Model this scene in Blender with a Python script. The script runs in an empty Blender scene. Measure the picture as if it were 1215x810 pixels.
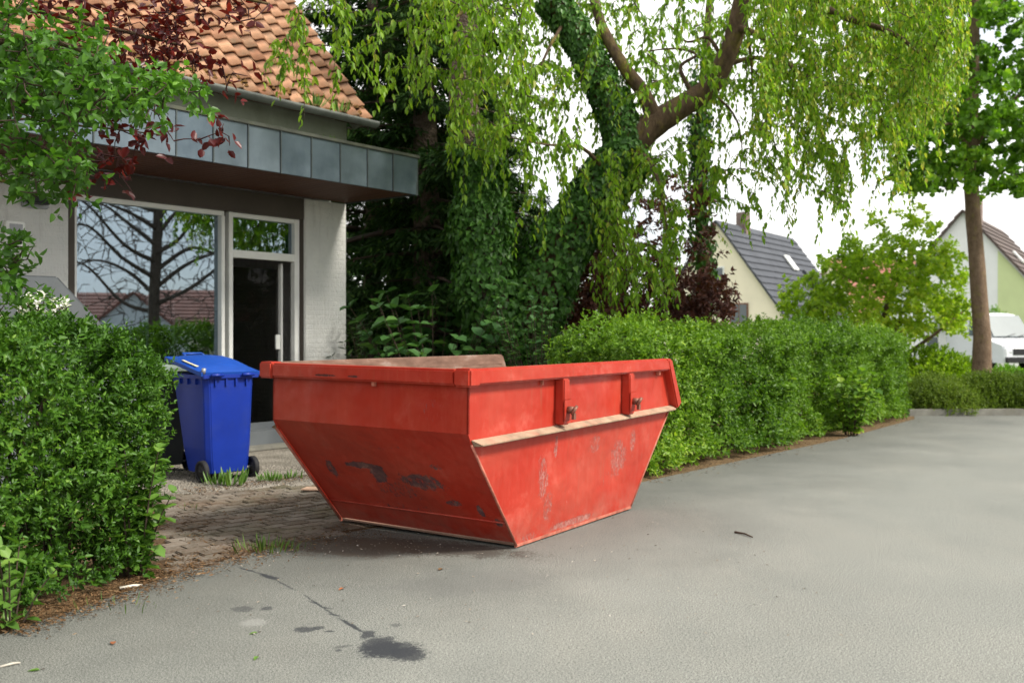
import bpy, bmesh, math, random
import numpy as np
from mathutils import Matrix, Vector
R = math.radians
S = bpy.context.scene
C = S.collection
rng = np.random.default_rng(11)
random.seed(5)

# ------------------------------------------------------------------ camera, sky, sun, exposure
EYE, FPX, HOR = 1.35, 1165.0, 398.0
cd = bpy.data.cameras.new('camera'); cam = bpy.data.objects.new('camera', cd); C.objects.link(cam)
cam.location = (0, 0, EYE); cam.rotation_euler = (R(90), 0, 0)
cd.sensor_width = 36; cd.lens = 36 * FPX / 1215; cd.shift_y = (HOR - 405) / 1215
cd.clip_start = .05; cd.clip_end = 2000
cd.dof.use_dof = True; cd.dof.focus_distance = 6.3; cd.dof.aperture_fstop = 2.2
S.camera = cam
S.view_settings.view_transform = 'Standard'; S.view_settings.look = 'None'
S.view_settings.exposure = 1.10; S.view_settings.gamma = 1
SUN_EL, SUN_AZ = 46, 112            # azimuth clockwise from +Y
W = bpy.data.worlds.new('World'); S.world = W; W.use_nodes = True
nt = W.node_tree; nt.nodes.clear()
out = nt.nodes.new('ShaderNodeOutputWorld'); bg = nt.nodes.new('ShaderNodeBackground')
sky = nt.nodes.new('ShaderNodeTexSky'); sky.sky_type = 'NISHITA'; sky.sun_disc = False
sky.sun_elevation = R(SUN_EL); sky.sun_rotation = R(SUN_AZ); sky.air_density = 1.0; sky.dust_density = 1.5
tc = nt.nodes.new('ShaderNodeTexCoord'); mp = nt.nodes.new('ShaderNodeMapping'); mp.inputs['Scale'].default_value = (1, 1, 2.6)
nz = nt.nodes.new('ShaderNodeTexNoise'); nz.inputs['Scale'].default_value = 2.3; nz.inputs['Detail'].default_value = 7; nz.inputs['Roughness'].default_value = .55
rp = nt.nodes.new('ShaderNodeValToRGB'); rp.color_ramp.elements[0].position = .36; rp.color_ramp.elements[0].color = (.30, .30, .30, 1)
rp.color_ramp.elements[1].position = .54; rp.color_ramp.elements[1].color = (.96, .96, .96, 1)
mx = nt.nodes.new('ShaderNodeMix'); mx.data_type = 'RGBA'
mx.inputs[7].default_value = (9.6, 9.45, 9.2, 1)
L_ = nt.links.new
L_(tc.outputs['Generated'], mp.inputs['Vector']); L_(mp.outputs[0], nz.inputs['Vector']); L_(nz.outputs[0], rp.inputs[0])
L_(rp.outputs[0], mx.inputs[0]); L_(sky.outputs[0], mx.inputs[6]); L_(mx.outputs[2], bg.inputs[0]); L_(bg.outputs[0], out.inputs[0])
bg.inputs[1].default_value = 0.085
sl = bpy.data.lights.new('sun', 'SUN'); sl.energy = 2.7; sl.angle = R(12); sl.color = (1, .94, .84)
so = bpy.data.objects.new('sun', sl); C.objects.link(so)
sd = Vector((math.sin(R(SUN_AZ)) * math.cos(R(SUN_EL)), math.cos(R(SUN_AZ)) * math.cos(R(SUN_EL)), math.sin(R(SUN_EL))))
so.rotation_euler = sd.to_track_quat('Z', 'Y').to_euler(); so.location = (20, -10, 30)


def PX(u, v, Y):                       # a point of the photograph at a distance
    return np.array([(u - 607.5) / FPX * Y, Y, EYE + (HOR - v) / FPX * Y])
def GP(u, v, z=0.0):                   # the same on the ground
    Y = (EYE - z) * FPX / (v - HOR); return np.array([(u - 607.5) / FPX * Y, Y, z])

# ------------------------------------------------------------------ materials
class Mat:
    def __init__(s, name, rough=.8, spec=.3, metal=0.0):
        s.m = bpy.data.materials.new(name); s.m.use_nodes = True; s.t = s.m.node_tree
        s.b = s.t.nodes['Principled BSDF']; s.o = s.t.nodes['Material Output']
        s.b.inputs['Roughness'].default_value = rough; s.b.inputs['Specular IOR Level'].default_value = spec; s.b.inputs['Metallic'].default_value = metal
        s._co = None
    def link(s, a, b): s.t.links.new(a, b)
    def n(s, typ): return s.t.nodes.new('ShaderNode' + typ)
    def co(s):
        if s._co is None: s._co = s.n('TexCoord').outputs['Object']
        return s._co
    def geo(s): return s.n('NewGeometry').outputs['Position']
    def mapv(s, v, scale=(1, 1, 1), loc=(0, 0, 0), rot=(0, 0, 0)):
        m = s.n('Mapping'); m.inputs['Scale'].default_value = scale; m.inputs['Location'].default_value = loc; m.inputs['Rotation'].default_value = rot
        s.link(v, m.inputs[0]); return m.outputs[0]
    def noise(s, v, scale, detail=4, rough=.55, dist=0):
        m = s.n('TexNoise'); m.inputs['Scale'].default_value = scale; m.inputs['Detail'].default_value = detail
        m.inputs['Roughness'].default_value = rough; m.inputs['Distortion'].default_value = dist
        s.link(v, m.inputs['Vector']); return m.outputs[0]
    def vor(s, v, scale, feat='F1'):
        m = s.n('TexVoronoi'); m.inputs['Scale'].default_value = scale; m.feature = feat; s.link(v, m.inputs['Vector']); return m.outputs[0]
    def ramp(s, f, *st):
        m = s.n('ValToRGB'); e = m.color_ramp.elements
        while len(e) < len(st): e.new(.5)
        for i, (p, c) in enumerate(st):
            e[i].position = p; e[i].color = (c, c, c, 1) if isinstance(c, (int, float)) else (*c, 1)
        s.link(f, m.inputs[0]); return m.outputs[0]
    def mix(s, f, a, b, mode='MIX'):
        m = s.n('Mix'); m.data_type = 'RGBA'; m.blend_type = mode
        for k, v in ((0, f), (6, a), (7, b)):
            if isinstance(v, (int, float)): m.inputs[k].default_value = v if k == 0 else (v, v, v, 1)
            elif isinstance(v, tuple): m.inputs[k].default_value = (*v, 1)
            else: s.link(v, m.inputs[k])
        return m.outputs[2]
    def math(s, op, a, b=0.0, clamp=False):
        m = s.n('Math'); m.operation = op; m.use_clamp = clamp
        for k, v in ((0, a), (1, b)):
            if isinstance(v, (int, float)): m.inputs[k].default_value = v
            else: s.link(v, m.inputs[k])
        return m.outputs[0]
    def sep(s, v):
        m = s.n('SeparateXYZ'); s.link(v, m.inputs[0]); return m.outputs
    def blob(s, v, c, r, rot=0, soft=.5):    # soft elliptic mask round a point, 1 inside
        m = s.n('Mapping'); m.vector_type = 'TEXTURE'; m.inputs['Location'].default_value = c; m.inputs['Scale'].default_value = r; m.inputs['Rotation'].default_value = (0, 0, rot)
        s.link(v, m.inputs[0])
        l = s.n('VectorMath'); l.operation = 'LENGTH'; s.link(m.outputs[0], l.inputs[0])
        return s.ramp(l.outputs['Value'], (1 - soft, 1.0), (1.0, 0.0)) if soft < 1 else s.math('SUBTRACT', 1, l.outputs['Value'], True)
    def rnd(s): return s.n('ObjectInfo').outputs['Random']
    def attr(s, a):
        m = s.n('Attribute'); m.attribute_name = a; return m.outputs['Fac']
    def col(s, c):
        if isinstance(c, tuple): s.b.inputs['Base Color'].default_value = (*c, 1)
        else: s.link(c, s.b.inputs['Base Color'])
        return s
    def rough(s, f): s.link(f, s.b.inputs['Roughness']); return s
    def bump(s, h, strength=.3, dist=.01):
        m = s.n('Bump'); m.inputs['Strength'].default_value = strength; m.inputs['Distance'].default_value = dist
        s.link(h, m.inputs['Height']); s.link(m.outputs[0], s.b.inputs['Normal']); return s

def plain(name, c, rough=.7, var=.25, scale=6, spec=.3, metal=0, bump=0, dirt=None):
    m = Mat(name, rough, spec, metal); v = m.co()
    n = m.noise(v, scale, 6, .6)
    lo = tuple(x * (1 - var) for x in c); hi = tuple(min(1, x * (1 + var)) for x in c)
    k = m.ramp(n, (.3, lo), (.7, hi))
    if dirt: k = m.mix(m.ramp(m.noise(v, scale * .35, 7, .7), (.5, 0.0), (.72, .7)), k, dirt)
    m.col(k)
    if bump: m.bump(m.noise(v, scale * 12, 4), bump, .004)
    return m.m

def leafmat(name, a, b, c=None, rough=.42, trans=.35, spec=.45, warm=1.25):
    m = Mat(name, rough, spec); t = m.attr('tone')
    st = [(.0, a), (.62, b)] + ([(1.0, c)] if c else [])
    k = m.ramp(t, *st)
    m.col(k)
    tr = m.n('BsdfTranslucent'); m.link(m.mix(1.0, k, (warm, 1.35, .55), 'MULTIPLY'), tr.inputs[0])
    ms = m.n('MixShader'); ms.inputs[0].default_value = trans
    m.link(m.b.outputs[0], ms.inputs[1]); m.link(tr.outputs[0], ms.inputs[2]); m.link(ms.outputs[0], m.o.inputs[0])
    return m.m

M = {}
# asphalt with its stains (world position masks: oil spill, tar drips, dusty pale patches, cracks)
m = Mat('asphalt', .86, .25); v = m.geo()
base = m.ramp(m.noise(v, .55, 5, .6), (.2, (.150, .156, .146)), (.8, (.215, .22, .204)))
base = m.mix(m.ramp(m.noise(m.mapv(v, (1, .35, 1), rot=(0, 0, R(-40))), 1.6, 6, .7), (.45, 0.0), (.8, .35)), base, (.26, .25, .222))
sp = m.math('ADD', m.math('MULTIPLY', m.noise(v, 190, 2, .9), .6), m.math('MULTIPLY', m.noise(v, 95, 3, .85), .4))
base = m.mix(.9, base, m.ramp(sp, (.38, (.0, .0, .0)), (.5, (.47, .47, .45)), (.61, (1, 1, .97))), 'OVERLAY')
sp2 = m.vor(v, 70)
base = m.mix(m.ramp(sp2, (.05, .8), (.16, 0.0)), base, (.43, .42, .40))
base = m.mix(m.ramp(m.vor(v, 23), (.03, .75), (.09, 0.0)), base, (.07, .065, .06))
wob = m.math('ADD', m.math('MULTIPLY', m.math('SUBTRACT', m.noise(v, 9, 6, .7), .5), 1.5), m.math('MULTIPLY', m.math('SUBTRACT', m.noise(v, 55, 5, .85), .5), 2.2))
soak = m.ramp(m.noise(v, 160, 3, .85), (.34, .62), (.54, 1.0))
def stain(u, vv, rx, ry, rot=0, k=1.0, dark=(.024, .027, .032)):
    global base
    c = GP(u, vv)
    b_ = m.n('Mapping'); b_.vector_type = 'TEXTURE'; b_.inputs['Location'].default_value = (c[0], c[1], 0); b_.inputs['Scale'].default_value = (rx, ry, 1); b_.inputs['Rotation'].default_value = (0, 0, rot)
    m.link(v, b_.inputs[0]); l = m.n('VectorMath'); l.operation = 'LENGTH'; m.link(b_.outputs[0], l.inputs[0])
    e = m.math('ADD', l.outputs['Value'], wob)
    base = m.mix(m.math('MULTIPLY', m.ramp(e, (.80, k), (.97, 0.0)), soak), base, dark)
def line(u0, v0, u1, v1, w, k=.9, dark=(.024, .027, .032)):
    global base
    a, b = GP(u0, v0), GP(u1, v1); c = (a + b) / 2; d = b - a
    b_ = m.n('Mapping'); b_.vector_type = 'TEXTURE'; b_.inputs['Location'].default_value = (c[0], c[1], 0); b_.inputs['Scale'].default_value = (np.linalg.norm(d) / 2 * 1.1, w, 1); b_.inputs['Rotation'].default_value = (0, 0, math.atan2(d[1], d[0]))
    vv_ = m.n('VectorMath'); vv_.operation = 'ADD'; m.link(v, vv_.inputs[0])
    cb = m.n('CombineXYZ'); m.link(m.math('MULTIPLY', wob, .022), cb.inputs[0]); m.link(m.math('MULTIPLY', wob2, .022), cb.inputs[1]); m.link(cb.outputs[0], vv_.inputs[1])
    m.link(vv_.outputs[0], b_.inputs[0]); l = m.n('VectorMath'); l.operation = 'LENGTH'; m.link(b_.outputs[0], l.inputs[0])
    base = m.mix(m.ramp(m.math('ADD', l.outputs['Value'], m.math('MULTIPLY', wob, .9)), (.55, k), (1.0, 0.0)), base, dark)
wob2 = m.math('MULTIPLY', m.math('SUBTRACT', m.noise(m.mapv(v, loc=(3, 7, 0)), 12, 6, .7), .5), 2.0)
# road edge darkened in colour for tree shade besides dirt, paler worn middle
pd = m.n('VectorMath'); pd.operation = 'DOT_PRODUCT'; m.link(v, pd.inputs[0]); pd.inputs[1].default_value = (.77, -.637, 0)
wear_shade = m.ramp(m.math('MULTIPLY', m.math('ADD', m.math('ADD', pd.outputs['Value'], 4.70), m.math('MULTIPLY', m.math('SUBTRACT', m.noise(v, 1.1, 6, .65), .5), 2.2)), .4), (.05, .66), (.75, 1.0))
base = m.mix(1.0, base, wear_shade, 'MULTIPLY')
stain(452, 766, .10, .16, 0, .95); stain(484, 775, .10, .10, 0, .95); stain(466, 770, .13, .13, 0, .9); stain(436, 752, .035, .07, 0, .9)
line(400, 732, 436, 752, .016); line(360, 705, 398, 730, .009, .85); line(326, 687, 352, 701, .009, .7)
line(281, 672, 312, 681, .014); line(308, 680, 331, 688, .028)
line(388, 727, 404, 731, .012, .85); line(380, 719, 393, 722, .012, .8); line(365, 713, 378, 716, .012, .7)
stain(362, 746, .055, .05, .1, .85); stain(378, 744, .03, .03, .1, .8); line(384, 749, 398, 748, .02, .85); stain(288, 722, .06, .06, 0, .55); stain(316, 721, .03, .04, 0, .75); stain(402, 771, .015, .02, 0, .8); stain(470, 741, .03, .03, 0, .5); line(395, 768, 420, 765, .02, .5)
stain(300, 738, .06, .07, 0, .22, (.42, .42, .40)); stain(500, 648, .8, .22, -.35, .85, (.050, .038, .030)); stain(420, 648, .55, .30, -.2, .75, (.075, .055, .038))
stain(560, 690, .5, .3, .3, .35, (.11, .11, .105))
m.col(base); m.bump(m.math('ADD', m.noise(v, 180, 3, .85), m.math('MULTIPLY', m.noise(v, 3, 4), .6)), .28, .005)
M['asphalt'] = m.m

m = Mat('soil', .95, .1); v = m.geo()
k = m.ramp(m.noise(v, 7, 8, .7), (.3, (.055, .038, .022)), (.7, (.17, .12, .07)))
k = m.mix(m.ramp(m.noise(v, 60, 3, .7), (.45, 0.0), (.7, .8)), k, (.25, .15, .07))
m.col(k); m.bump(m.noise(v, 50, 5), .8, .02); M['soil'] = m.m
m = Mat('lawn', .95, .1); v = m.geo()
m.col(m.ramp(m.noise(v, 1.5, 8, .7), (.3, (.035, .06, .012)), (.7, (.09, .13, .03)))); m.bump(m.noise(v, 40, 5), .8, .03); M['lawn'] = m.m
m = Mat('gravel', .9, .2); v = m.geo()
k = m.mix(.8, m.ramp(m.noise(v, 2, 5), (.3, (.11, .10, .08)), (.7, (.22, .20, .17))), m.ramp(m.vor(v, 45), (0, .25), (.7, .75)), 'OVERLAY')
m.col(k); m.bump(m.vor(v, 45), .7, .02); M['gravel'] = m.m
m = Mat('paver_stone', .88, .2); v = m.geo()
k = m.mix(m.rnd(), (.085, .070, .052), (.19, .165, .135))
k = m.mix(m.ramp(m.noise(v, 2.2, 6, .7), (.42, 0.0), (.68, .85)), k, (.12, .075, .045))
k = m.mix(m.ramp(m.noise(v, 45, 5, .7), (.45, 0.0), (.8, .5)), k, (.33, .29, .25))
k = m.mix(m.ramp(m.noise(v, 1.3, 4, .6), (.5, 0.0), (.75, .6)), k, (.07, .08, .035))
m.col(k); m.bump(m.noise(v, 70, 4), .5, .006); M['paver'] = m.m
m = Mat('joint_soil', .95, .1); v = m.geo()
m.col(m.ramp(m.noise(v, 6, 6, .7), (.3, (.045, .032, .02)), (.6, (.12, .075, .04)), (.8, (.06, .075, .02)))); m.bump(m.noise(v, 80, 4), .7, .01); M['joint'] = m.m

# red skip paint, inside and outside
def redpaint(name, wear_shade=0.5, end=False, side=False, marks=False):
    m = Mat(name, .46, .28); v = m.co()
    k = m.ramp(m.noise(v, 1.7, 5, .6), (.25, (.33, .020, .010)), (.75, (.43, .036, .018)))
    k = m.mix(m.ramp(m.noise(m.mapv(v, (9, 9, .8)), 2.2, 6, .7), (.48, 0.0), (.85, .28)), k, (.50, .105, .07))       # faded run marks
    run = m.math('MULTIPLY', m.ramp(m.noise(m.mapv(v, (14, 14, .45)), 1.8, 6, .7), (.56, 0.0), (.72, .75)), m.ramp(m.noise(v, 2.6, 4, .6), (.42, 0.0), (.6, 1.0)))
    k = m.mix(m.math('MULTIPLY', run, .75), k, (.25, .075, .04))
    k = m.mix(m.ramp(m.noise(v, 1.1, 6, .65), (.45, 0.0), (.8, .5)), k, (.40, .10, .065))
    fade = m.ramp(m.noise(v, 3.4, 8, .75), (.55, 0.0), (.85, .45 * wear_shade + .1)); k = m.mix(fade, k, (.60, .22, .17))
    z = m.sep(v)
    low = m.math('MULTIPLY', m.ramp(z[2], (0.0, 1.0), (.22, 0.0)), m.ramp(m.noise(v, 5, 7, .75), (.4, 0.0), (.7, 1.0)))
    k = m.mix(m.math('MULTIPLY', low, .55), k, (.34, .20, .15))
    scr = m.noise(m.mapv(v, (26, 26, 5), rot=(.5, .4, .2)), 2.0, 8, .8)
    zone = m.ramp(m.noise(v, 1.5, 3, .5), (.5, 0.0), (.62, 1.0))
    thin = m.math('MULTIPLY', m.ramp(scr, (.63, 0.0), (.68, 1.0)), zone)
    k = m.mix(m.math('MULTIPLY', thin, .75 * wear_shade + .1), k, (.48, .36, .31))
    chip = m.ramp(m.noise(v, 14, 8, .8), (.69, 0.0), (.715, 1.0)); k = m.mix(chip, k, (.09, .05, .04))
    rusty = chip
    if end or side or marks:
        jag = m.math('MULTIPLY', m.math('SUBTRACT', m.noise(v, 9, 7, .7), .5), 1.1)
        fine = m.noise(m.mapv(v, (58, 58, 16) if side else (34, 34, 12) if not marks else (1, 60, 14), rot=(0, .25, 0)), 1.6, 7, .75)
        streak = m.noise(m.mapv(v, (20, 20, 4), rot=(.45, 0, 0)), 1.3, 6, .7)
        tot = None
        if end: spots = [((.28, 1.06, .47), (.30, .22, .035), 1.0), ((.31, .97, .42), (.3, .11, .10), 1), ((.30, .60, .40), (.3, .26, .09), .85), ((.29, 1.36, .42), (.3, .05, .11), .8),
                         ((.2, .42, .52), (.3, .07, .03), .7), ((.5, .24, .24), (.3, .035, .06), .95), ((.52, .14, .16), (.3, .04, .045), .95), ((.44, .42, .27), (.3, .09, .035), .8), ((.35, .85, .31), (.3, .35, .10), .6), ((.40, .85, .17), (.3, .5, .08), .5), ((.15, .9, .62), (.3, .5, .10), .4), ((.1, .3, .9), (.3, .2, .12), .45)]
        elif marks: spots = [((0, 1.10, 1.076), (.2, .16, .012), 1), ((0, .86, 1.076), (.2, .07, .011), .9), ((0, 1.3, 1.07), (.2, .05, .008), .6)]
        else: spots = [((1.05, 0, .60), (.035, .3, .12), 1.0), ((.90, 0, .40), (.10, .3, .22), .9), ((.98, 0, .20), (.08, .3, .18), .8), ((1.62, 0, .55), (.14, .3, .10), .8), ((2.0, 0, .42), (.20, .3, .20), .9), ((2.22, 0, .52), (.08, .3, .14), .9), ((1.9, 0, .28), (.4, .3, .10), .55), ((2.35, 0, .60), (.12, .3, .08), .5), ((1.35, 0, .04), (.50, .3, .04), 1.0), ((.78, 0, .03), (.16, .3, .05), .8)]
        for c, r, kk in spots:
            mm = m.n('Mapping'); mm.vector_type = 'TEXTURE'; mm.inputs['Location'].default_value = c; mm.inputs['Scale'].default_value = r; m.link(v, mm.inputs[0])
            l = m.n('VectorMath'); l.operation = 'LENGTH'; m.link(mm.outputs[0], l.inputs[0])
            e = m.math('MULTIPLY', m.ramp(m.math('ADD', l.outputs['Value'], jag), (.55, 1.0), (1.05, 0.0)), kk)
            tot = e if tot is None else m.math('MAXIMUM', tot, e)
        lim = m.math('SUBTRACT', .79 if side else .78, m.math('MULTIPLY', tot, .37 if side else .42))
        src = m.math('MAXIMUM', fine, m.math('SUBTRACT', streak, .02)) if end else fine
        d_ = m.math('SUBTRACT', src, lim); tot = m.math('MULTIPLY', m.ramp(d_, (0.0, 0.0), (.09, .62 if side else .85)), m.ramp(tot, (.02, 0.0), (.12, 1.0)))
        if end: cc = m.ramp(m.noise(v, 18, 6, .7), (.4, (.045, .045, .055)), (.58, (.12, .085, .08)), (.70, (.33, .20, .17)))
        elif marks: cc = (.04, .02, .018)
        else: cc = m.ramp(m.noise(v, 34, 6, .8), (.34, (.10, .06, .055)), (.50, (.30, .17, .145)), (.66, (.48, .34, .30)))
        k = m.mix(tot, k, cc); rusty = m.math('MAXIMUM', chip, tot)
    m.col(k); m.rough(m.ramp(m.math('ADD', m.math('MULTIPLY', rusty, .5), m.math('MULTIPLY', m.noise(v, 6, 5), .4)), (.1, .34), (.8, .75)))
    m.bump(m.math('ADD', m.math('MULTIPLY', m.noise(v, 2.0, 3), 3.0), m.math('MULTIPLY', rusty, -.25)), .5, .03)
    return m.m
M['red'] = redpaint('red_paint', .5); M['red_end'] = redpaint('red_paint_end', .4, end=True); M['red_side'] = redpaint('red_paint_side', .75, side=True); M['red_rim'] = redpaint('red_paint_rim', 1.0); M['red_rim_end'] = redpaint('red_paint_end_rim', .9, marks=True)
m = Mat('rusty_steel', .8, .3); v = m.co()
k = m.ramp(m.noise(m.mapv(v, (1, 1, 4)), 3, 8, .7), (.3, (.10, .055, .038)), (.55, (.21, .125, .09)), (.75, (.36, .30, .26)))
m.col(k); m.bump(m.noise(v, 20, 6), .4, .01); M['rust'] = m.m
M['dust_paint'] = plain('dusty_pale_ledge', (.33, .235, .16), .85, .3, 9, dirt=(.42, .12, .08), bump=.3)
M['lug'] = plain('worn_steel_lug', (.22, .10, .07), .55, .5, 14, metal=.4)
M['scuff'] = plain('bare_edge_steel', (.38, .125, .085), .6, .4, 16)
M['blue'] = plain('blue_plastic', (.005, .026, .25), .42, .14, 3, spec=.35, bump=.12, dirt=(.03, .05, .20))
M['bluelid'] = plain('blue_plastic_lid', (.007, .055, .31), .5, .16, 3, spec=.35, dirt=(.05, .12, .34))
M['rubber'] = plain('black_rubber', (.018, .018, .02), .75, .3, 8)
M['darkbin'] = plain('dark_grey_plastic', (.03, .034, .036), .5, .2, 4)
M['greylid'] = plain('grey_green_plastic', (.20, .25, .22), .5, .2, 4)
M['sticker'] = plain('faded_sticker', (.62, .57, .38), .6, .2, 20)
m = Mat('rough_white_render', .92, .15); v = m.co()
k = m.ramp(m.noise(v, 3, 7, .65), (.3, (.70, .71, .68)), (.7, (.82, .82, .78)))
k = m.mix(m.ramp(m.noise(m.mapv(v, (4, 4, .6)), 2, 6, .7), (.55, 0.0), (.8, .5)), k, (.36, .35, .31))
k = m.mix(m.ramp(m.noise(m.mapv(v, (3, 3, 1), rot=(.3, .2, 0)), 7, 9, .8, 1.5), (.685, 0.0), (.70, .6)), k, (.16, .15, .14))
bk = m.n('TexBrick'); m.link(m.mapv(v, rot=(R(90), 0, 0)), bk.inputs[0]); bk.inputs['Scale'].default_value = 4.2; bk.inputs['Mortar Size'].default_value = .035; bk.inputs['Mortar Smooth'].default_value = .8
m.col(k); m.bump(m.math('ADD', m.noise(m.mapv(v, (1, 1, .45)), 34, 6, .75), m.math('MULTIPLY', bk.outputs['Fac'], -.10)), .9, .03); M['render'] = m.m
M['beam'] = plain('taupe_beam_paint', (.075, .062, .05), .6, .12, 3)
M['band'] = plain('grey_green_eave_board', (.27, .285, .24), .75, .18, 2.5, dirt=(.15, .15, .11))
m = Mat('zinc_panel', .38, .5, .55); v = m.co()
k = m.ramp(m.noise(m.mapv(v, (1, 1, .7)), 2.2, 6, .65), (.3, (.052, .078, .105)), (.72, (.14, .182, .215)))
k = m.mix(m.math('MULTIPLY', m.rnd(), .3), k, (.22, .26, .275)); m.col(k); m.bump(m.noise(v, 2.5, 3), .25, .02)
m.rough(m.ramp(m.noise(v, 4, 6, .7), (.3, .32), (.7, .55))); M['zinc'] = m.m
M['zinc_dark'] = plain('dark_zinc_edge', (.075, .09, .09), .5, .2, 6, metal=.3)
M['lead'] = plain('canopy_cap_metal', (.07, .075, .06), .7, .3, 5, dirt=(.10, .11, .05))
M['soffit'] = plain('stained_soffit_wood', (.10, .042, .024), .6, .3, 7)
M['frame'] = plain('white_window_frame', (.84, .85, .81), .4, .06, 4, spec=.4)
M['metal_grey'] = plain('grey_metal', (.30, .31, .32), .45, .15, 5, metal=.3)
M['greywall'] = plain('grey_painted_panel', (.135, .15, .16), .6, .12, 3)
m = Mat('roof_tile_clay', .85, .2); v = m.co(); g = m.geo()
k = m.mix(m.rnd(), (.28, .135, .078), (.50, .275, .165))
k = m.mix(m.ramp(m.noise(g, 5, 7, .7), (.46, 0.0), (.72, .8)), k, (.27, .20, .13))
k = m.mix(m.ramp(m.noise(g, 40, 4, .7), (.60, 0.0), (.68, .8)), k, (.16, .12, .08)); m.col(k); m.bump(m.noise(v, 40, 5), .4, .008); M['tile'] = m.m
M['moss'] = plain('gutter_moss', (.16, .085, .025), .95, .5, 18, bump=.6)
M['gutter'] = plain('weathered_gutter', (.15, .16, .145), .6, .25, 6, metal=.2)
M['interior'] = plain('dark_interior', (.13, .095, .075), .8, .2, 2)
m = Mat('window_glass', .02, .5); 
tr = m.n('BsdfTransparent'); tr.inputs[0].default_value = (.62, .66, .66, 1); gl = m.n('BsdfGlossy'); gl.inputs['Roughness'].default_value = .004; gl.inputs[0].default_value = (.50, .62, .72, 1)
fr = m.n('Fresnel'); fr.inputs[0].default_value = 1.6
ms = m.n('MixShader'); m.link(m.math('ADD', m.math('MULTIPLY', fr.outputs[0], 1.0), .30, True), ms.inputs[0]); m.link(tr.outputs[0], ms.inputs[1]); m.link(gl.outputs[0], ms.inputs[2]); m.link(ms.outputs[0], m.o.inputs[0])
M['glass'] = m.m
m = Mat('door_glass', .02, .5); tr = m.n('BsdfTransparent'); tr.inputs[0].default_value = (.55, .55, .53, 1); gl = m.n('BsdfGlossy'); gl.inputs['Roughness'].default_value = .01
fr = m.n('Fresnel'); fr.inputs[0].default_value = 1.18; ms = m.n('MixShader'); m.link(fr.outputs[0], ms.inputs[0]); m.link(tr.outputs[0], ms.inputs[1]); m.link(gl.outputs[0], ms.inputs[2]); m.link(ms.outputs[0], m.o.inputs[0]); M['door_glass'] = m.m
m = Mat('tree_bark', .92, .15); v = m.geo()
k = m.ramp(m.noise(m.mapv(v, (1, 1, .35)), 16, 8, .7), (.3, (.045, .030, .019)), (.7, (.155, .105, .066)))
k = m.mix(m.ramp(m.noise(v, 3.2, 5, .6), (.5, 0.0), (.7, .7)), k, (.20, .17, .025)); m.col(k); m.bump(m.noise(m.mapv(v, (1, 1, .3)), 28, 7, .7), 1.0, .03); M['bark'] = m.m
m = Mat('scaly_bark', .92, .15); v = m.geo()
k = m.ramp(m.noise(v, 22, 8, .7), (.3, (.06, .042, .03)), (.7, (.20, .155, .12))); m.col(k); m.bump(m.vor(v, 30), 1.0, .03); M['bark2'] = m.m
m = Mat('maple_bark', .92, .15); v = m.geo()
k = m.ramp(m.noise(m.mapv(v, (1, 1, .6)), 12, 8, .7), (.3, (.10, .066, .042)), (.7, (.24, .17, .115))); k = m.mix(m.ramp(m.noise(v, 6, 5, .6), (.55, 0.0), (.72, .7)), k, (.22, .19, .06)); m.col(k); m.bump(m.noise(v, 30, 6), .8, .02); M['bark3'] = m.m
M['twig'] = plain('twig_bark', (.06, .042, .03), .9, .4, 10)
M['redtwig'] = plain('reddish_twig', (.05, .018, .018), .9, .4, 10)
M['house_cream'] = plain('cream_render', (.88, .80, .62), .9, .06, 1.0)
M['house_white'] = plain('white_render', (.78, .79, .78), .9, .06, 1.0)
M['lime'] = plain('lime_green_render', (.60, .68, .36), .9, .06, 1.0)
M['slate'] = plain('dark_concrete_tile', (.055, .06, .07), .6, .25, 1.5)
M['browntile'] = plain('brown_concrete_tile', (.10, .075, .065), .7, .25, 1.5)
M['redtile'] = plain('red_clay_tile', (.27, .115, .085), .8, .2, 1.2)
M['farglass'] = plain('far_window_glass', (.06, .08, .09), .08, .2, 1, spec=.8)
M['frame_brown'] = plain('brown_frame', (.20, .10, .06), .6, .2, 2)
M['chimney'] = plain('chimney_brick', (.20, .15, .13), .9, .3, 5)
M['van'] = plain('white_vehicle_paint', (.66, .68, .71), .35, .03, 1, spec=.5)
M['vanglass'] = plain('windscreen_glass', (.10, .13, .14), .3, .1, 1, spec=.15)
M['black'] = plain('black_trim', (.02, .02, .022), .6, .2, 4)
M['lamp'] = plain('headlight_plastic', (.6, .62, .64), .1, .1, 3, spec=.8)
M['kerb'] = plain('kerb_concrete', (.19, .185, .16), .9, .25, 6, dirt=(.16, .15, .11), bump=.5)
M['cardboard'] = plain('weathered_board', (.46, .31, .22), .9, .2, 9)
M['white_stick'] = plain('bleached_stick', (.55, .51, .43), .8, .2, 20)
M['dead_leaf'] = plain('dead_leaf', (.28, .10, .04), .85, .5, 15)
M['white_petal'] = plain('white_petal', (.82, .83, .80), .6, .05, 5)
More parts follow.
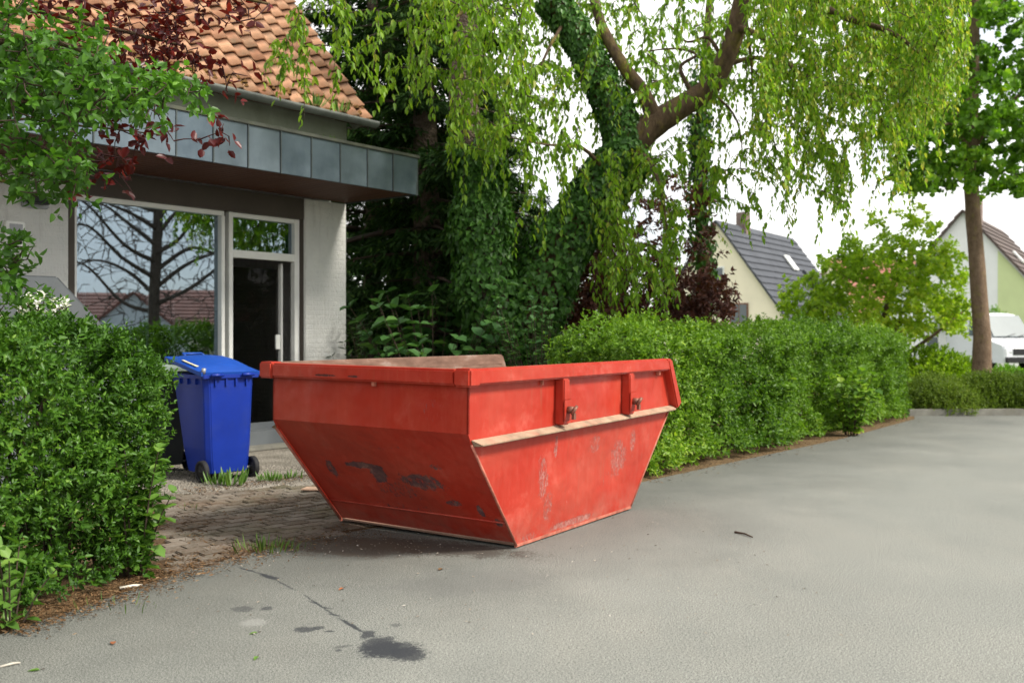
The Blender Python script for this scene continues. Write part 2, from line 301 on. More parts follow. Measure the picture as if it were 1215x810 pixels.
# leaves
M['l_hedge'] = leafmat('privet_leaf', (.022, .068, .010), (.080, .19, .018), (.24, .39, .045), .42, .3, .3)
M['l_hedge2'] = leafmat('hornbeam_leaf', (.05, .125, .014), (.165, .30, .026), (.38, .50, .06), .45, .38, .3)
M['l_cherry'] = leafmat('cherry_leaf', (.095, .20, .018), (.235, .39, .032), (.48, .36, .08), .45, .52, .3)
M['l_cherry_y'] = leafmat('cherry_leaf_sunny', (.11, .23, .018), (.25, .41, .032), (.48, .42, .09), .45, .52, .3)
M['l_ivy'] = leafmat('ivy_leaf', (.028, .080, .014), (.072, .185, .030), (.17, .33, .05), .40, .25, .25)
M['l_spruce'] = leafmat('spruce_needles', (.012, .034, .008), (.032, .080, .015), (.10, .18, .028), .6, .1, .15)
M['l_green'] = leafmat('near_green_leaf', (.030, .090, .012), (.095, .23, .022), (.25, .44, .06), .42, .35, .3)
M['l_red'] = leafmat('copper_beech_leaf', (.030, .007, .008), (.10, .010, .010), (.26, .025, .018), .35, .35, .35, 1.6)
M['l_purple'] = leafmat('purple_plum_leaf', (.05, .020, .017), (.125, .046, .034), (.30, .12, .06), .5, .25, .25)
M['l_big'] = leafmat('broad_shrub_leaf', (.04, .115, .034), (.085, .20, .05), (.16, .30, .075), .45, .25)
M['l_maple'] = leafmat('maple_leaf', (.06, .155, .015), (.17, .34, .028), (.36, .50, .055), .45, .45, .3)
M['l_bush'] = leafmat('bright_bush_leaf', (.12, .22, .014), (.30, .46, .03), (.55, .62, .07), .45, .45, .3)
M['l_low'] = leafmat('low_shrub_leaf', (.055, .10, .014), (.145, .22, .025), (.30, .34, .055), .5, .35, .25)
M['l_dark'] = leafmat('dark_broadleaf', (.018, .05, .012), (.045, .10, .022), (.09, .17, .03), .5, .25)
M['l_grass'] = leafmat('grass_blade', (.05, .10, .015), (.10, .18, .03), (.20, .26, .06), .5, .3)
M['l_weed'] = leafmat('weed_leaf', (.06, .14, .02), (.12, .24, .035), (.2, .33, .06), .45, .3)
M['l_litter'] = leafmat('brown_litter', (.05, .030, .016), (.15, .085, .04), (.30, .21, .12), .9, 0.0, .1)

# ------------------------------------------------------------------ object helpers
TM = {}
def thing(name, label, cat, loc=(0, 0, 0), rz=0, group=None, rot=None):
    o = bpy.data.objects.new(name, None); C.objects.link(o); o.empty_display_size = .2
    o.location = loc; o.rotation_euler = rot or (0, 0, rz)
    tag(o, label, cat, group); TM[o.name] = Matrix.LocRotScale(Vector(loc), o.rotation_euler, None); return o
def tag(o, label=None, cat=None, group=None, kind=None):
    for k, v in (('label', label), ('category', cat), ('group', group), ('kind', kind)):
        if v: o[k] = v
    return o
def put(o, parent=None, world=True):      # link; world=True: its mesh is in world coordinates
    C.objects.link(o)
    if parent:
        o.parent = parent
        if world:
            p = parent
            while p.parent: p = p.parent
            if p.name in TM: o.matrix_parent_inverse = TM[p.name].inverted()
    return o
class MB:
    def __init__(s): s.v = []; s.f = []; s.sm = []
    def add(s, vs, fs, smooth=False):
        n = len(s.v); s.v += [tuple(map(float, p)) for p in vs]; s.f += [tuple(i + n for i in f) for f in fs]; s.sm += [smooth] * len(fs); return s
    def box(s, a, b, mtx=None):
        (x0, y0, z0), (x1, y1, z1) = a, b
        vs = [(x0, y0, z0), (x1, y0, z0), (x1, y1, z0), (x0, y1, z0), (x0, y0, z1), (x1, y0, z1), (x1, y1, z1), (x0, y1, z1)]
        if mtx: vs = [mtx @ Vector(p) for p in vs]
        return s.add(vs, [(3, 2, 1, 0), (4, 5, 6, 7), (0, 1, 5, 4), (1, 2, 6, 5), (2, 3, 7, 6), (3, 0, 4, 7)])
    def hexa(s, lo, hi):       # two quads (bottom, top)
        return s.add(list(lo) + list(hi), [(3, 2, 1, 0), (4, 5, 6, 7), (0, 1, 5, 4), (1, 2, 6, 5), (2, 3, 7, 6), (3, 0, 4, 7)])
    def prism(s, poly, vec):   # polygon of 3d points swept by vec
        n = len(poly); vs = [tuple(p) for p in poly] + [tuple(np.add(p, vec)) for p in poly]
        return s.add(vs, [tuple(range(n - 1, -1, -1)), tuple(range(n, 2 * n))] + [(i, (i + 1) % n, n + (i + 1) % n, n + i) for i in range(n)])
    def tube(s, pts, rad, n=8, cap=True, jit=0):
        pts = [np.array(p, float) for p in pts]; k = len(pts)
        if not hasattr(rad, '__len__'): rad = [rad] * k
        vs = []; ref = None
        for i in range(k):
            d = pts[min(i + 1, k - 1)] - pts[max(i - 1, 0)]; d /= np.linalg.norm(d) + 1e-9
            if ref is None:
                ref = np.cross(d, [0, 0, 1.0]) if abs(d[2]) < .9 else np.cross(d, [1.0, 0, 0])
            ref = ref - d * ref.dot(d); ref /= np.linalg.norm(ref) + 1e-9; u = np.cross(d, ref)
            for j in range(n):
                a = 2 * math.pi * j / n; r = rad[i] * (1 + (random.uniform(-jit, jit) if jit else 0))
                vs.append(pts[i] + r * (math.cos(a) * ref + math.sin(a) * u))
        fs = [(i * n + j, i * n + (j + 1) % n, (i + 1) * n + (j + 1) % n, (i + 1) * n + j) for i in range(k - 1) for j in range(n)]
        if cap and n > 3: fs += [tuple(range(n - 1, -1, -1)), tuple(range((k - 1) * n, k * n))]
        return s.add(vs, fs, True)
    def mesh(s, name, mat, bevel=0):
        me = bpy.data.meshes.new(name); me.from_pydata(s.v, [], s.f); me.polygons.foreach_set('use_smooth', s.sm)
        if bevel:
            bm = bmesh.new(); bm.from_mesh(me)
            ed = [e for e in bm.edges if len(e.link_faces) == 2 and e.calc_face_angle(0) > .5]
            bmesh.ops.bevel(bm, geom=ed, offset=bevel, segments=2, affect='EDGES', clamp_overlap=True)
            bm.to_mesh(me); bm.free()
        me.materials.append(mat); me.update(); return me
    def build(s, name, mat, parent=None, bevel=0, world=False, kind=None):
        o = bpy.data.objects.new(name, s.mesh(name, mat, bevel)); put(o, parent, world)
        if kind: o['kind'] = kind
        return o
def nrm(a): return a / (np.linalg.norm(a, axis=-1, keepdims=True) + 1e-9)
LX = np.array([0, .28, .68, 1.0, .68, .28]); LY = np.array([0, .46, .36, 0, -.36, -.46])
SHAPES = {'leaf': (LX, LY), 'ivy': (np.array([0, .12, .55, 1.0, .55, .12]), np.array([0, .55, .36, 0, -.36, -.55])), 'needle': (np.array([0, .15, .8, 1, .8, .15]), np.array([0, .5, .4, 0, -.4, -.5])),
          'lobed': (np.array([0, .25, .7, 1.0, .7, .25]), np.array([0, .58, .50, 0, -.50, -.58]))}
def leaf_verts(A, wr, shape):
    P, D, N, L = A; X, Y = SHAPES[shape]
    D = nrm(D); Sd = nrm(np.cross(D, N)); N = np.cross(Sd, D)
    Z = np.abs(Y) * .35 - .12 * X * X
    L = L[:, None, None]
    return P[:, None] + L * (X[None, :, None] * D[:, None] + (Y * wr)[None, :, None] * Sd[:, None] + (Z * wr + (-.10 * X * X))[None, :, None] * N[:, None])
def fast_mesh(name, V, mat, tone):
    n = len(V); me = bpy.data.meshes.new(name)
    me.vertices.add(n * 6); me.vertices.foreach_set('co', V.reshape(-1).astype(np.float32))
    b = (np.arange(n) * 6)[:, None]
    idx = np.concatenate([b + np.array([0, 1, 2, 3]), b + np.array([0, 3, 4, 5])], axis=1).reshape(-1)
    me.loops.add(n * 8); me.loops.foreach_set('vertex_index', idx.astype(np.int32))
    me.polygons.add(n * 2); me.polygons.foreach_set('loop_start', (np.arange(n * 2) * 4).astype(np.int32))
    me.update(calc_edges=True)
    a = me.attributes.new('tone', 'FLOAT', 'FACE'); a.data.foreach_set('value', np.repeat(tone, 2).astype(np.float32))
    me.materials.append(mat); return me
def foliage(parent, A, mat, name='foliage', wr=.5, shape='leaf', parts=0, tone=None, kind='stuff', partname='leaf'):
    """leaves of one plant: the largest ones in the photograph as parts, all the others one part"""
    P, D, N, L = A; n = len(P)
    if tone is None: tone = rng.beta(1.6, 2.2, n)
    keep = np.ones(n, bool)
    if parts:
        Y = np.maximum(P[:, 1], .3); u = 607.5 + FPX * P[:, 0] / Y; v = HOR - FPX * (P[:, 2] - EYE) / Y
        vis = (P[:, 1] > .5) & (u > 3) & (u < 1212) & (v > 3) & (v < 807)
        view = nrm(P - np.array([0, 0, EYE])); fac = np.abs((nrm(N) * view).sum(1)) * .7 + .3
        sc = np.where(vis, L / Y * fac, 0); sel = np.argsort(-sc)[:parts]; sel = sel[sc[sel] > 0]; keep[sel] = False
        X, Yv = SHAPES[shape]
        unit = np.array([[0, 0, 0.]]), np.array([[1., 0, 0]]), np.array([[0, 0, 1.]]), np.array([1.])
        V = leaf_verts(unit, wr, shape); prot = [fast_mesh(partname, V, mat, np.array([t])) for t in (.1, .25, .4, .5, .62, .8)]
        tl = np.array([.1, .25, .4, .5, .62, .8])
        inv = TM[parent.name].inverted() if parent.name in TM else Matrix()
        for i in sel:
            d = nrm(D[i]); s_ = nrm(np.cross(d, N[i])); nn = np.cross(s_, d); l = L[i]
            o = bpy.data.objects.new(partname, prot[int(np.argmin(np.abs(tl - tone[i])))]); C.objects.link(o); o.parent = parent
            o.matrix_parent_inverse = inv
            # mesh axes: x = along, y = side (D x N), z = normal
            sx, sy, sz = nrm(np.cross(np.array([1., 0, 0]), np.array([0, 0, 1.]))), None, None
            o.matrix_basis = Matrix(((d[0] * l, -s_[0] * l, nn[0] * l, P[i][0]), (d[1] * l, -s_[1] * l, nn[1] * l, P[i][1]), (d[2] * l, -s_[2] * l, nn[2] * l, P[i][2]), (0, 0, 0, 1)))
    if keep.any():
        V = leaf_verts((P[keep], D[keep], N[keep], L[keep]), wr, shape)
        o = bpy.data.objects.new(name, fast_mesh(name, V, mat, tone[keep])); put(o, parent, True)
        if kind: o['kind'] = kind
        return o
def sprigs(P, D, length, pairs, L, ang=55, droop=0.0, jit=.35, up=.25):
    """a short shoot at every point: leaves in opposite pairs, each pair turned a quarter"""
    n = len(P); D = nrm(D); Rv = nrm(rng.normal(size=(n, 3))); S1 = nrm(np.cross(D, Rv)); S2 = np.cross(D, S1)
    o = []
    for k in range(pairs):
        f = (k + rng.uniform(0, .6, n)) / pairs
        base = P + D * (length * f)[:, None] + np.array([0, 0, -1.]) * (droop * length * f * f)[:, None]
        a = R(ang) * (1 - .45 * f) + rng.normal(0, .15, n)
        Sx = S1 if k % 2 == 0 else S2
        for sg in (1, -1):
            ax = D * np.cos(a)[:, None] + sg * Sx * np.sin(a)[:, None] + rng.normal(0, jit * .5, (n, 3)) + np.array([0, 0, -droop * .8])
            nn = D * np.sin(a)[:, None] - sg * Sx * np.cos(a)[:, None] + rng.normal(0, jit, (n, 3)) + np.array([0, 0, up])
            o.append((base, ax, nn, L * rng.uniform(.65, 1.15, n) * (1 - .3 * f)))
    return tuple(np.concatenate([q[i] for q in o]) for i in range(4))
def cat(*As): return tuple(np.concatenate([a[i] for a in As]) for i in range(4))
def wave(p, s, seed=0):     # cheap smooth noise
    p = p * s + seed * 7.3
    return (np.sin(p[:, 0] * 1.7 + 1.3 * np.sin(p[:, 2] * 1.1)) + np.sin(p[:, 1] * 1.9 + 1.7 * np.sin(p[:, 0] * .9 + 2)) + np.sin(p[:, 2] * 2.3 + 1.1 * np.sin(p[:, 1] * 1.3))) / 3

def grow(nodes, tips, sag=.25, r_tip=.004, r_max=.03, step=5):
    """grow a twig from the nearest wood to every tip; each new twig carries later ones"""
    N = np.array(nodes, float); tips = np.array(tips, float)
    d0 = np.array([np.min(((N - t) ** 2).sum(1)) for t in tips]); order = np.argsort(d0)
    lines = []
    for i in order:
        t = tips[i]; d = ((N - t) ** 2).sum(1) + np.maximum(0, t[2] - N[:, 2]) * 0
        j = int(np.argmin(d)); b = N[j]; ln = math.sqrt(d[j])
        if ln < .02: continue
        c = (b + t) / 2 + np.array([0, 0, sag * ln]) + rng.normal(0, .06 * ln, 3)
        k = max(3, min(9, int(ln / .18) + 2)); f = np.linspace(0, 1, k)[:, None]
        p = (1 - f) ** 2 * b + 2 * f * (1 - f) * c + f * f * t
        lines.append((p, min(r_max, r_tip + .011 * ln))); N = np.vstack([N, p[1:]])
    return lines
def twig_part(lines, mat, parent, name='twigs', n=4, rend=.0022):
    mb = MB()
    for p, r in lines: mb.tube(p, np.linspace(r, rend, len(p)), n, False)
    return mb.build(name, mat, parent, world=True, kind='stuff')
def along(lines, spacing, last=.8):
    Ps, Ds = [], []
    for p, r in lines:
        sg = np.linalg.norm(np.diff(p, axis=0), axis=1); cs = np.concatenate([[0], np.cumsum(sg)]); T = cs[-1]
        s0 = max(0, T - last); n = max(2, int((T - s0) / spacing)); q = np.linspace(s0, T, n)
        pts = np.stack([np.interp(q, cs, p[:, i]) for i in range(3)], 1); Ps.append(pts)
        Ds.append(nrm(np.gradient(pts, axis=0)) if n > 1 else np.zeros_like(pts))
    return np.concatenate(Ps), np.concatenate(Ds)
def box_tips(n, u0, u1, v0, v1, Y0, Y1):
    return np.array([PX(rng.uniform(u0, u1), rng.uniform(v0, v1), rng.uniform(Y0, Y1)) for _ in range(n)])
def ell_tips(n, c, r, shell=.55):
    d = nrm(rng.normal(size=(n, 3))); k = rng.uniform(shell ** 3, 1, n) ** (1 / 3); return np.array(c) + d * np.array(r) * k[:, None]
def nodes_of(pts, k=6):
    pts = np.array(pts, float); o = []
    for a, b in zip(pts[:-1], pts[1:]): o += [a + (b - a) * f for f in np.linspace(0, 1, k, endpoint=False)]
    return o + [pts[-1]]
def smooth_path(pts, sub=5):
    p = np.array(pts, float); o = []
    q = np.vstack([2 * p[0] - p[1], p, 2 * p[-1] - p[-2]])
    for i in range(1, len(q) - 2):
        for f in np.linspace(0, 1, sub, endpoint=False):
            a, b, c, d = q[i - 1], q[i], q[i + 1], q[i + 2]
            o.append(.5 * (2 * b + (c - a) * f + (2 * a - 5 * b + 4 * c - d) * f * f + (3 * b - a - 3 * c + d) * f ** 3))
    o.append(p[-1]); return np.array(o)

# ------------------------------------------------------------------ the ground
def sheet(name, poly, z, mat, parent=None):
    o = MB().add([(x, y, z) for x, y in poly], [tuple(range(len(poly)))]).build(name, mat, parent); return o
g = sheet('ground', [(-600, -300), (600, -300), (600, 900), (-600, 900)], -.012, M['lawn']); tag(g, kind='structure')
edge = [(-3.6, 1.2), (-3.1, 2.9), tuple(GP(0, 752)[:2]), tuple(GP(110, 715)[:2]), tuple(GP(215, 678)[:2]), tuple(GP(300, 655)[:2]), tuple(GP(420, 630)[:2]), (.1, 7.9), tuple(GP(760, 572)[:2]), tuple(GP(860, 550)[:2]), tuple(GP(1000, 520)[:2]), tuple(GP(1085, 497)[:2])]
kerbL = GP(1085, 493)[:2]; kerbR = np.array([40.0, kerbL[1] + .9])
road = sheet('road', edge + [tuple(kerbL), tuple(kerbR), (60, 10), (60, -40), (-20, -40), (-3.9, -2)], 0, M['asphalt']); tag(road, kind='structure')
bed = sheet('planting_bed', [(-9, 1.0)] + [(x - .0, y) for x, y in edge[0:1]] + [(x + .10, y - .10) for x, y in edge[1:]] + [(8.5, 18.5), (4, 20), (-3, 14), (-9, 6)], -.006, M['soil']); tag(bed, kind='structure')
bed2 = sheet('shrub_bed', [tuple(kerbL + [-.2, .05]), tuple(kerbR + [0, .05]), (40, 30), (5, 30)], -.004, M['soil']); tag(bed2, kind='structure')
# kerb stones at the end of the road
kb = bpy.data.objects.new('kerb', None); C.objects.link(kb); tag(kb, kind='structure')
dk = kerbR - kerbL; lk = np.linalg.norm(dk); dk /= lk; ak = math.atan2(dk[1], dk[0])
kmesh = MB().box((0, 0, -.05), (.985, .12, .105)).mesh('kerb_stone', M['kerb'], .012)
for i in range(14):
    o = bpy.data.objects.new('kerb_stone', kmesh); C.objects.link(o); o.parent = kb; p = kerbL + dk * (i * 1.0 - .1); o.location = (p[0], p[1] - .02, random.uniform(-.006, .006)); o.rotation_euler = (0, 0, ak + random.uniform(-.004, .004))
# paved drive of small stones between hedge and skip, gravel in front of the building
dv = sheet('driveway', [tuple(GP(150, 700)[:2]), tuple(GP(225, 679)[:2]), tuple(GP(300, 657)[:2]), tuple(GP(420, 632)[:2]), (-.2, 7.8), (-.2, 9.2), tuple(GP(430, 566)[:2]), tuple(GP(130, 590)[:2])], -.002, M['joint']); tag(dv, kind='structure')
th = R(43); dx = np.array([math.sin(R(47)), math.cos(R(47))]); dy = np.array([-dx[1], dx[0]])
pm = [MB().box((0, 0, -.03), (.162, .110, .0)).mesh('paver', M['paver'], .006)]
A0 = np.array(GP(300, 657)[:2]); fence = [np.array(p) for p in ((GP(185, 690)), GP(300, 657), GP(425, 630), np.array([-.45, 7.55, 0]), np.array([-.75, 8.1, 0]), GP(436, 572), GP(190, 588))]
def inside(p, poly):
    c = False; n = len(poly)
    for i in range(n):
        a, b = poly[i], poly[i - 1]
        if (a[1] > p[1]) != (b[1] > p[1]) and p[0] < (b[0] - a[0]) * (p[1] - a[1]) / (b[1] - a[1]) + a[0]: c = not c
    return c
cand = []
for i in range(-36, 36):
    for j in range(-40, 46):
        q = A0 + dx * ((i + (.5 if j % 2 else 0)) * .172) + dy * (j * .120)
        if inside(q + dx * .03, fence) and inside(q + dx * .08 + dy * .06, fence): cand.append(q)
cand.sort(key=lambda q: q[0] ** 2 + q[1] ** 2)
for q in cand[:300]:
    o = bpy.data.objects.new('paver', pm[0]); C.objects.link(o); o.parent = dv
    o.location = (q[0], q[1], .012 + random.uniform(-.005, .005)); o.rotation_euler = (random.uniform(-.025, .025), random.uniform(-.025, .025), math.atan2(dx[1], dx[0]) + random.uniform(-.03, .03))
rest = MB()
for q in cand[300:]:
    mt = Matrix.Translation((q[0], q[1], .012 + random.uniform(-.004, .004))) @ Matrix.Rotation(math.atan2(dx[1], dx[0]), 4, 'Z'); rest.box((0, 0, -.03), (.162, .110, 0), mt)
if cand[300:]: rest.build('paver', M['paver'], dv, kind='stuff')
print('pavers', len(cand))
gv = sheet('gravel_strip', [tuple(GP(60, 605)[:2]), tuple(GP(190, 588)[:2]), tuple(GP(436, 572)[:2]), (-.75, 8.1), (-.3, 9.2), (0.2, 12.5), (-2.2, 12.4), (-4.5, 9.6), (-5, 8)], .001, M['gravel']); tag(gv, kind='structure')
n = 2600; P = np.stack([rng.uniform(-3.6, -1.2, n), rng.uniform(8.0, 10.2, n), np.zeros(n)], 1)
pb = MB()
for p in P:
    r = random.uniform(.008, .02); pb.add([p + np.array(q) * r for q in ((1, .2, 0), (.2, 1, 0), (-1, .3, 0), (-.1, -1, 0), (0, 0, .9))], [(0, 1, 4), (1, 2, 4), (2, 3, 4), (3, 0, 4)])
tag(pb.build('gravel', M['gravel']), 'loose pale gravel around the bins on the forecourt', 'gravel', kind='stuff')

# ------------------------------------------------------------------ the building on the left
F0 = np.array([-2.95, 11.8]); FD = np.array([math.sin(R(38.5)), math.cos(R(38.5))]); FE = np.array([-FD[1], FD[0]])
def fac(u, y=0):
    k = (u - 607.5) / FPX; a = np.array([[FD[0] - k * FD[1]]]); c = k * (F0[1] + y * FE[1]) - (F0[0] + y * FE[0]); return float(c / a[0, 0])
shop = thing('shop_building', 'pale rendered building with clay tiled roof and zinc canopy over a shop window', 'building', (F0[0], F0[1], 0), R(51.5))
def part(mb, name, mat, parent=None, **k): return mb.build(name, mat, parent or shop, **k)
tl, tm0, tm1, td1 = fac(84, .12), fac(262, .12), fac(270, .12), fac(354, .12); tp0, tp1 = fac(362), fac(411)
ZS, ZF = 3.06, 3.53; TL = -6.2; DEP = 6.4
part(MB().box((TL, 0, 0), (tl - .09, .25, ZS)), 'wall', M['render'])
part(MB().box((tp0, 0, 0), (tp1, .30, ZS)), 'pillar', M['render'], bevel=.01)
part(MB().box((tl - .09, .04, 0), (tl, .2, 2.80)), 'reveal', M['beam'])
part(MB().box((td1, .03, 0), (tp0, .2, 2.80)), 'reveal', M['beam'])
part(MB().box((tl - .09, .02, 2.80), (tp0, .22, ZS)), 'beam', M['beam'])
part(MB().box((tp1 - .25, .302, 0), (tp1 - .004, DEP, 4.05)), 'wall', M['render'])
part(MB().box((TL, DEP, 0), (tp1, DEP + .25, 4.05)), 'wall', M['render'])
part(MB().box((TL, .252, 0), (TL + .25, DEP - .002, 4.05)), 'wall', M['render'])
part(MB().box((TL, -.004, ZS + .12), (tp1, .25, 4.12)), 'eave_board', M['band'])
part(MB().box((TL + .26, .26, -.03), (tp1 - .26, DEP - .01, .02)), 'floor', M['interior'])
part(MB().box((TL + .26, .26, 2.95), (tp1 - .26, DEP - .01, 3.0)), 'ceiling', M['interior'])
part(MB().box((TL + .27, 3.6, .02), (tp1 - .27, 3.7, 2.94)), 'inner_wall', M['interior'])
# gable
for t in (tp1 - .01, TL):
    part(MB().prism([(t, .1, 4.06), (t, DEP + .2, 4.06), (t, DEP / 2, 7.6)], (-.2, 0, 0)), 'gable', M['render'])
# shop window: frame, pane
FY0, FY1 = .10, .17
win = part(MB().box((tl, FY0 + .06, .10), (tm0, FY0 + .065, 2.75)), 'window', M['glass'])
def bar(par, x0, x1, z0, z1, y0=FY0, y1=FY1, nm='frame', mat=None): return MB().box((x0, y0, z0), (x1, y1, z1)).build(nm, mat or M['frame'], par, bevel=.004)
bar(win, tl, tl + .055, .05, 2.80); bar(win, tm0 - .012, tm0 + .035, .05, 2.745, FY0 - .015); bar(win, tl + .056, tm0 + .035, 2.748, 2.803); bar(win, tl + .056, tm0 - .013, .02, .10)
dw = part(MB().box((tm1 + .05, FY0 + .06, 2.36), (td1 - .05, FY0 + .065, 2.745)), 'transom_window', M['glass'])
bar(dw, tm1, tm1 + .055, .02, 2.80, FY0 - .012); bar(dw, td1 - .075, td1, .02, 2.80, FY0 - .004); bar(dw, tm1 + .057, td1 - .077, 2.748, 2.802); bar(dw, tm1 + .057, td1 - .077, 2.27, 2.36, FY0 - .006)
door = part(MB().box((tm1 + .07, .34, .28), (td1 - .17, .346, 2.18)), 'door', M['door_glass'])
bar(door, tm1 + .06, tm1 + .085, .03, 2.25, .31, .37, 'door_frame', M['beam']); bar(door, td1 - .15, td1 - .12, .03, 2.25, .27, .33, 'door_frame', M['frame']); bar(door, tm1 + .086, td1 - .16, .03, .28, .31, .37, 'kick_plate', M['greywall'])
bar(door, td1 - .235, td1 - .165, 1.18, 1.36, .26, .285, 'handle_plate', M['frame'])
part(MB().box((tm1, -.18, 0), (tp0 + .1, .24, .035)), 'door_step', M['kerb'], bevel=.006)
part(MB().box((tm1 + .02, .1, .036), (td1, .30, .20)), 'sill_panel', M['greywall'])
# something to see behind the glass: curtain rails, a table, leaning strips
part(MB().box((tl + .7, .9, .02), (tl + 1.6, 1.5, .72)), 'counter', M['interior'])
for x in (tm0 - .42, tm0 - .75, tl + .3): part(MB().box((x, .45, .1), (x + .03, .47, 1.9)), 'blind_strip', M['frame'])
# canopy
can = part(MB().box((TL, -1.28, ZS + .03), (fac(494, -1.31) - .03, -.006, ZF - .03)), 'canopy', M['soffit'])
tc1 = fac(495.5, -1.31); pw = (fac(495.5, -1.31) - fac(200, -1.31)) / 8.2; x = tc1
pmesh = MB().box((0, -.02, 0), (pw - .012, 0, ZF - ZS - .02)).mesh('fascia_panel', M['zinc'], .004)
seam = MB().box((-.012, -.038, -.004), (.0, .0, ZF - ZS - .016)).mesh('seam', M['zinc_dark'])
while x > TL:
    x -= pw; o = bpy.data.objects.new('fascia_panel', pmesh); C.objects.link(o); o.parent = can; o.location = (x + .006, -1.285, ZS + .0); o.rotation_euler = (random.uniform(-.012, .012), 0, random.uniform(-.006, .006))
    o = bpy.data.objects.new('seam', seam); C.objects.link(o); o.parent = can; o.location = (x + .006, -1.28, ZS)
MB().box((tc1 - .02, -1.306, ZS - .004), (tc1 + .012, -.01, ZF - .02)).build('end_panel', M['zinc_dark'], can)
MB().box((TL, -1.325, ZF - .028), (tc1 + .03, -.008, ZF + .012)).build('cap', M['lead'], can, bevel=.006)
bmesh_b = MB().box((TL, 0, 0), (tc1 - .03, .093, .02)).mesh('soffit_board', M['soffit'], .004)
for i in range(12):
    o = bpy.data.objects.new('soffit_board', bmesh_b); C.objects.link(o); o.parent = can; o.location = (0, -1.265 + i * .104, ZS + .008)
# roof of single pantiles
PIT = R(50); ex, ey, ez = tp1 + .16, -.24, 4.12
roof = part(MB().hexa([(TL, ey + .05, ez - .05), (tp1 + .10, ey + .05, ez - .05), (tp1 + .10, 3.2, ez + 3.44 * 1.19 - .05), (TL, 3.2, ez + 3.44 * 1.19 - .05)], [(TL, ey + .03, ez - .01), (tp1 + .10, ey + .03, ez - .01), (tp1 + .10, 3.2, ez + 3.44 * 1.19 - .01), (TL, 3.2, ez + 3.44 * 1.19 - .01)]), 'roof', M['soffit'])
part(MB().hexa([(TL, 3.2, 8.16), (ex, 3.2, 8.16), (ex, 6.9, 4.0), (TL, 6.9, 4.0)], [(TL, 3.22, 8.22), (ex, 3.22, 8.22), (ex, 6.95, 4.06), (TL, 6.95, 4.06)]), 'roof', M['redtile'])
part(MB().prism([(ex - .05, ey + .06, ez - .04), (ex - .05, 3.2, ez + 3.44 * 1.19 - .06), (ex - .05, 3.2, ez + 3.44 * 1.19 - .26), (ex - .05, ey + .2, ez - .08)], (-.03, 0, 0)), 'verge_board', M['band'])
nx = 10; tv = []; tf = []
for k in range(nx + 1):
    f = k / nx; x = f * .238; z = .027 * math.cos(2 * math.pi * (f ** .8)) + .02
    for y, dz in ((0, .046), (.31, .0)): tv.append((x, y, z + dz))
    tv.append((x, .006, z + .046 - .03)); 
for k in range(nx):
    a, b = 3 * k, 3 * k + 3
    tf += [(a, b, b + 1, a + 1), (a + 2, b + 2, b, a), (a + 1, b + 1, b + 2, a + 2)]
tile_mesh = MB().add(tv, tf, True).mesh('tile', M['tile'])
TW, TE = .222, .238
far_tiles = MB(); tvv = np.array(tv)
for i in range(33):
    for j in range(20):
        s_ = j * TE - .02; lx_ = ex - .235 - i * TW
        near = i < 24 and j < 12
        if lx_ < TL: continue
        rt = (PIT + random.uniform(-.015, .015), random.uniform(-.012, .012), random.uniform(-.015, .015)); lc = (lx_, ey + s_ * math.cos(PIT), ez + .01 + s_ * math.sin(PIT))
        if near:
            o = bpy.data.objects.new('tile', tile_mesh); C.objects.link(o); o.parent = roof; o.location = lc; o.rotation_euler = rt
        else:
            import mathutils
            mt = Matrix.Translation(lc) @ mathutils.Euler(rt).to_matrix().to_4x4(); far_tiles.add([mt @ Vector(p) for p in tv], tf, True)
far_tiles.build('tile', M['tile'], roof, kind='stuff')
gp = [(ex + .06 - k, ey - .09 + .0, ez - .0) for k in (0, 8.0)]
gm = MB(); nseg = 8; vs = []
for px_ in (ex + .07, TL):
    for k in range(nseg + 1):
        a = math.pi + math.pi * k / nseg; vs.append((px_, ey - .075 + .075 * math.cos(a), ez - .0 + .075 * math.sin(a)))
    for k in range(nseg, -1, -1):
        a = math.pi + math.pi * k / nseg; vs.append((px_, ey - .075 + .068 * math.cos(a), ez - .0 + .068 * math.sin(a)))
q = 2 * (nseg + 1); gm.add(vs, [(i, (i + 1) % q, q + (i + 1) % q, q + i) for i in range(q)] + [tuple(range(nseg + 1))], True)
gut = part(gm, 'gutter', M['gutter'])
mm_ = MB()
for k in range(420):
    x = ex - random.uniform(0, 5.5) ** 1.0; r = random.uniform(.02, .055); y = ey - .04 + random.uniform(-.05, .16); z = ez + (.0 if y < ey else .062) + max(0, (y - ey)) * 1.2
    mm_.add([np.array((x, y, z)) + np.array(q) * r for q in ((1, .2, 0), (.2, 1, 0), (-1, .3, 0), (-.1, -1, 0), (0, 0, 1.0))], [(0, 1, 4), (1, 2, 4), (2, 3, 4), (3, 0, 4)])
mm_.build('moss', M['moss'], gut, kind='stuff')
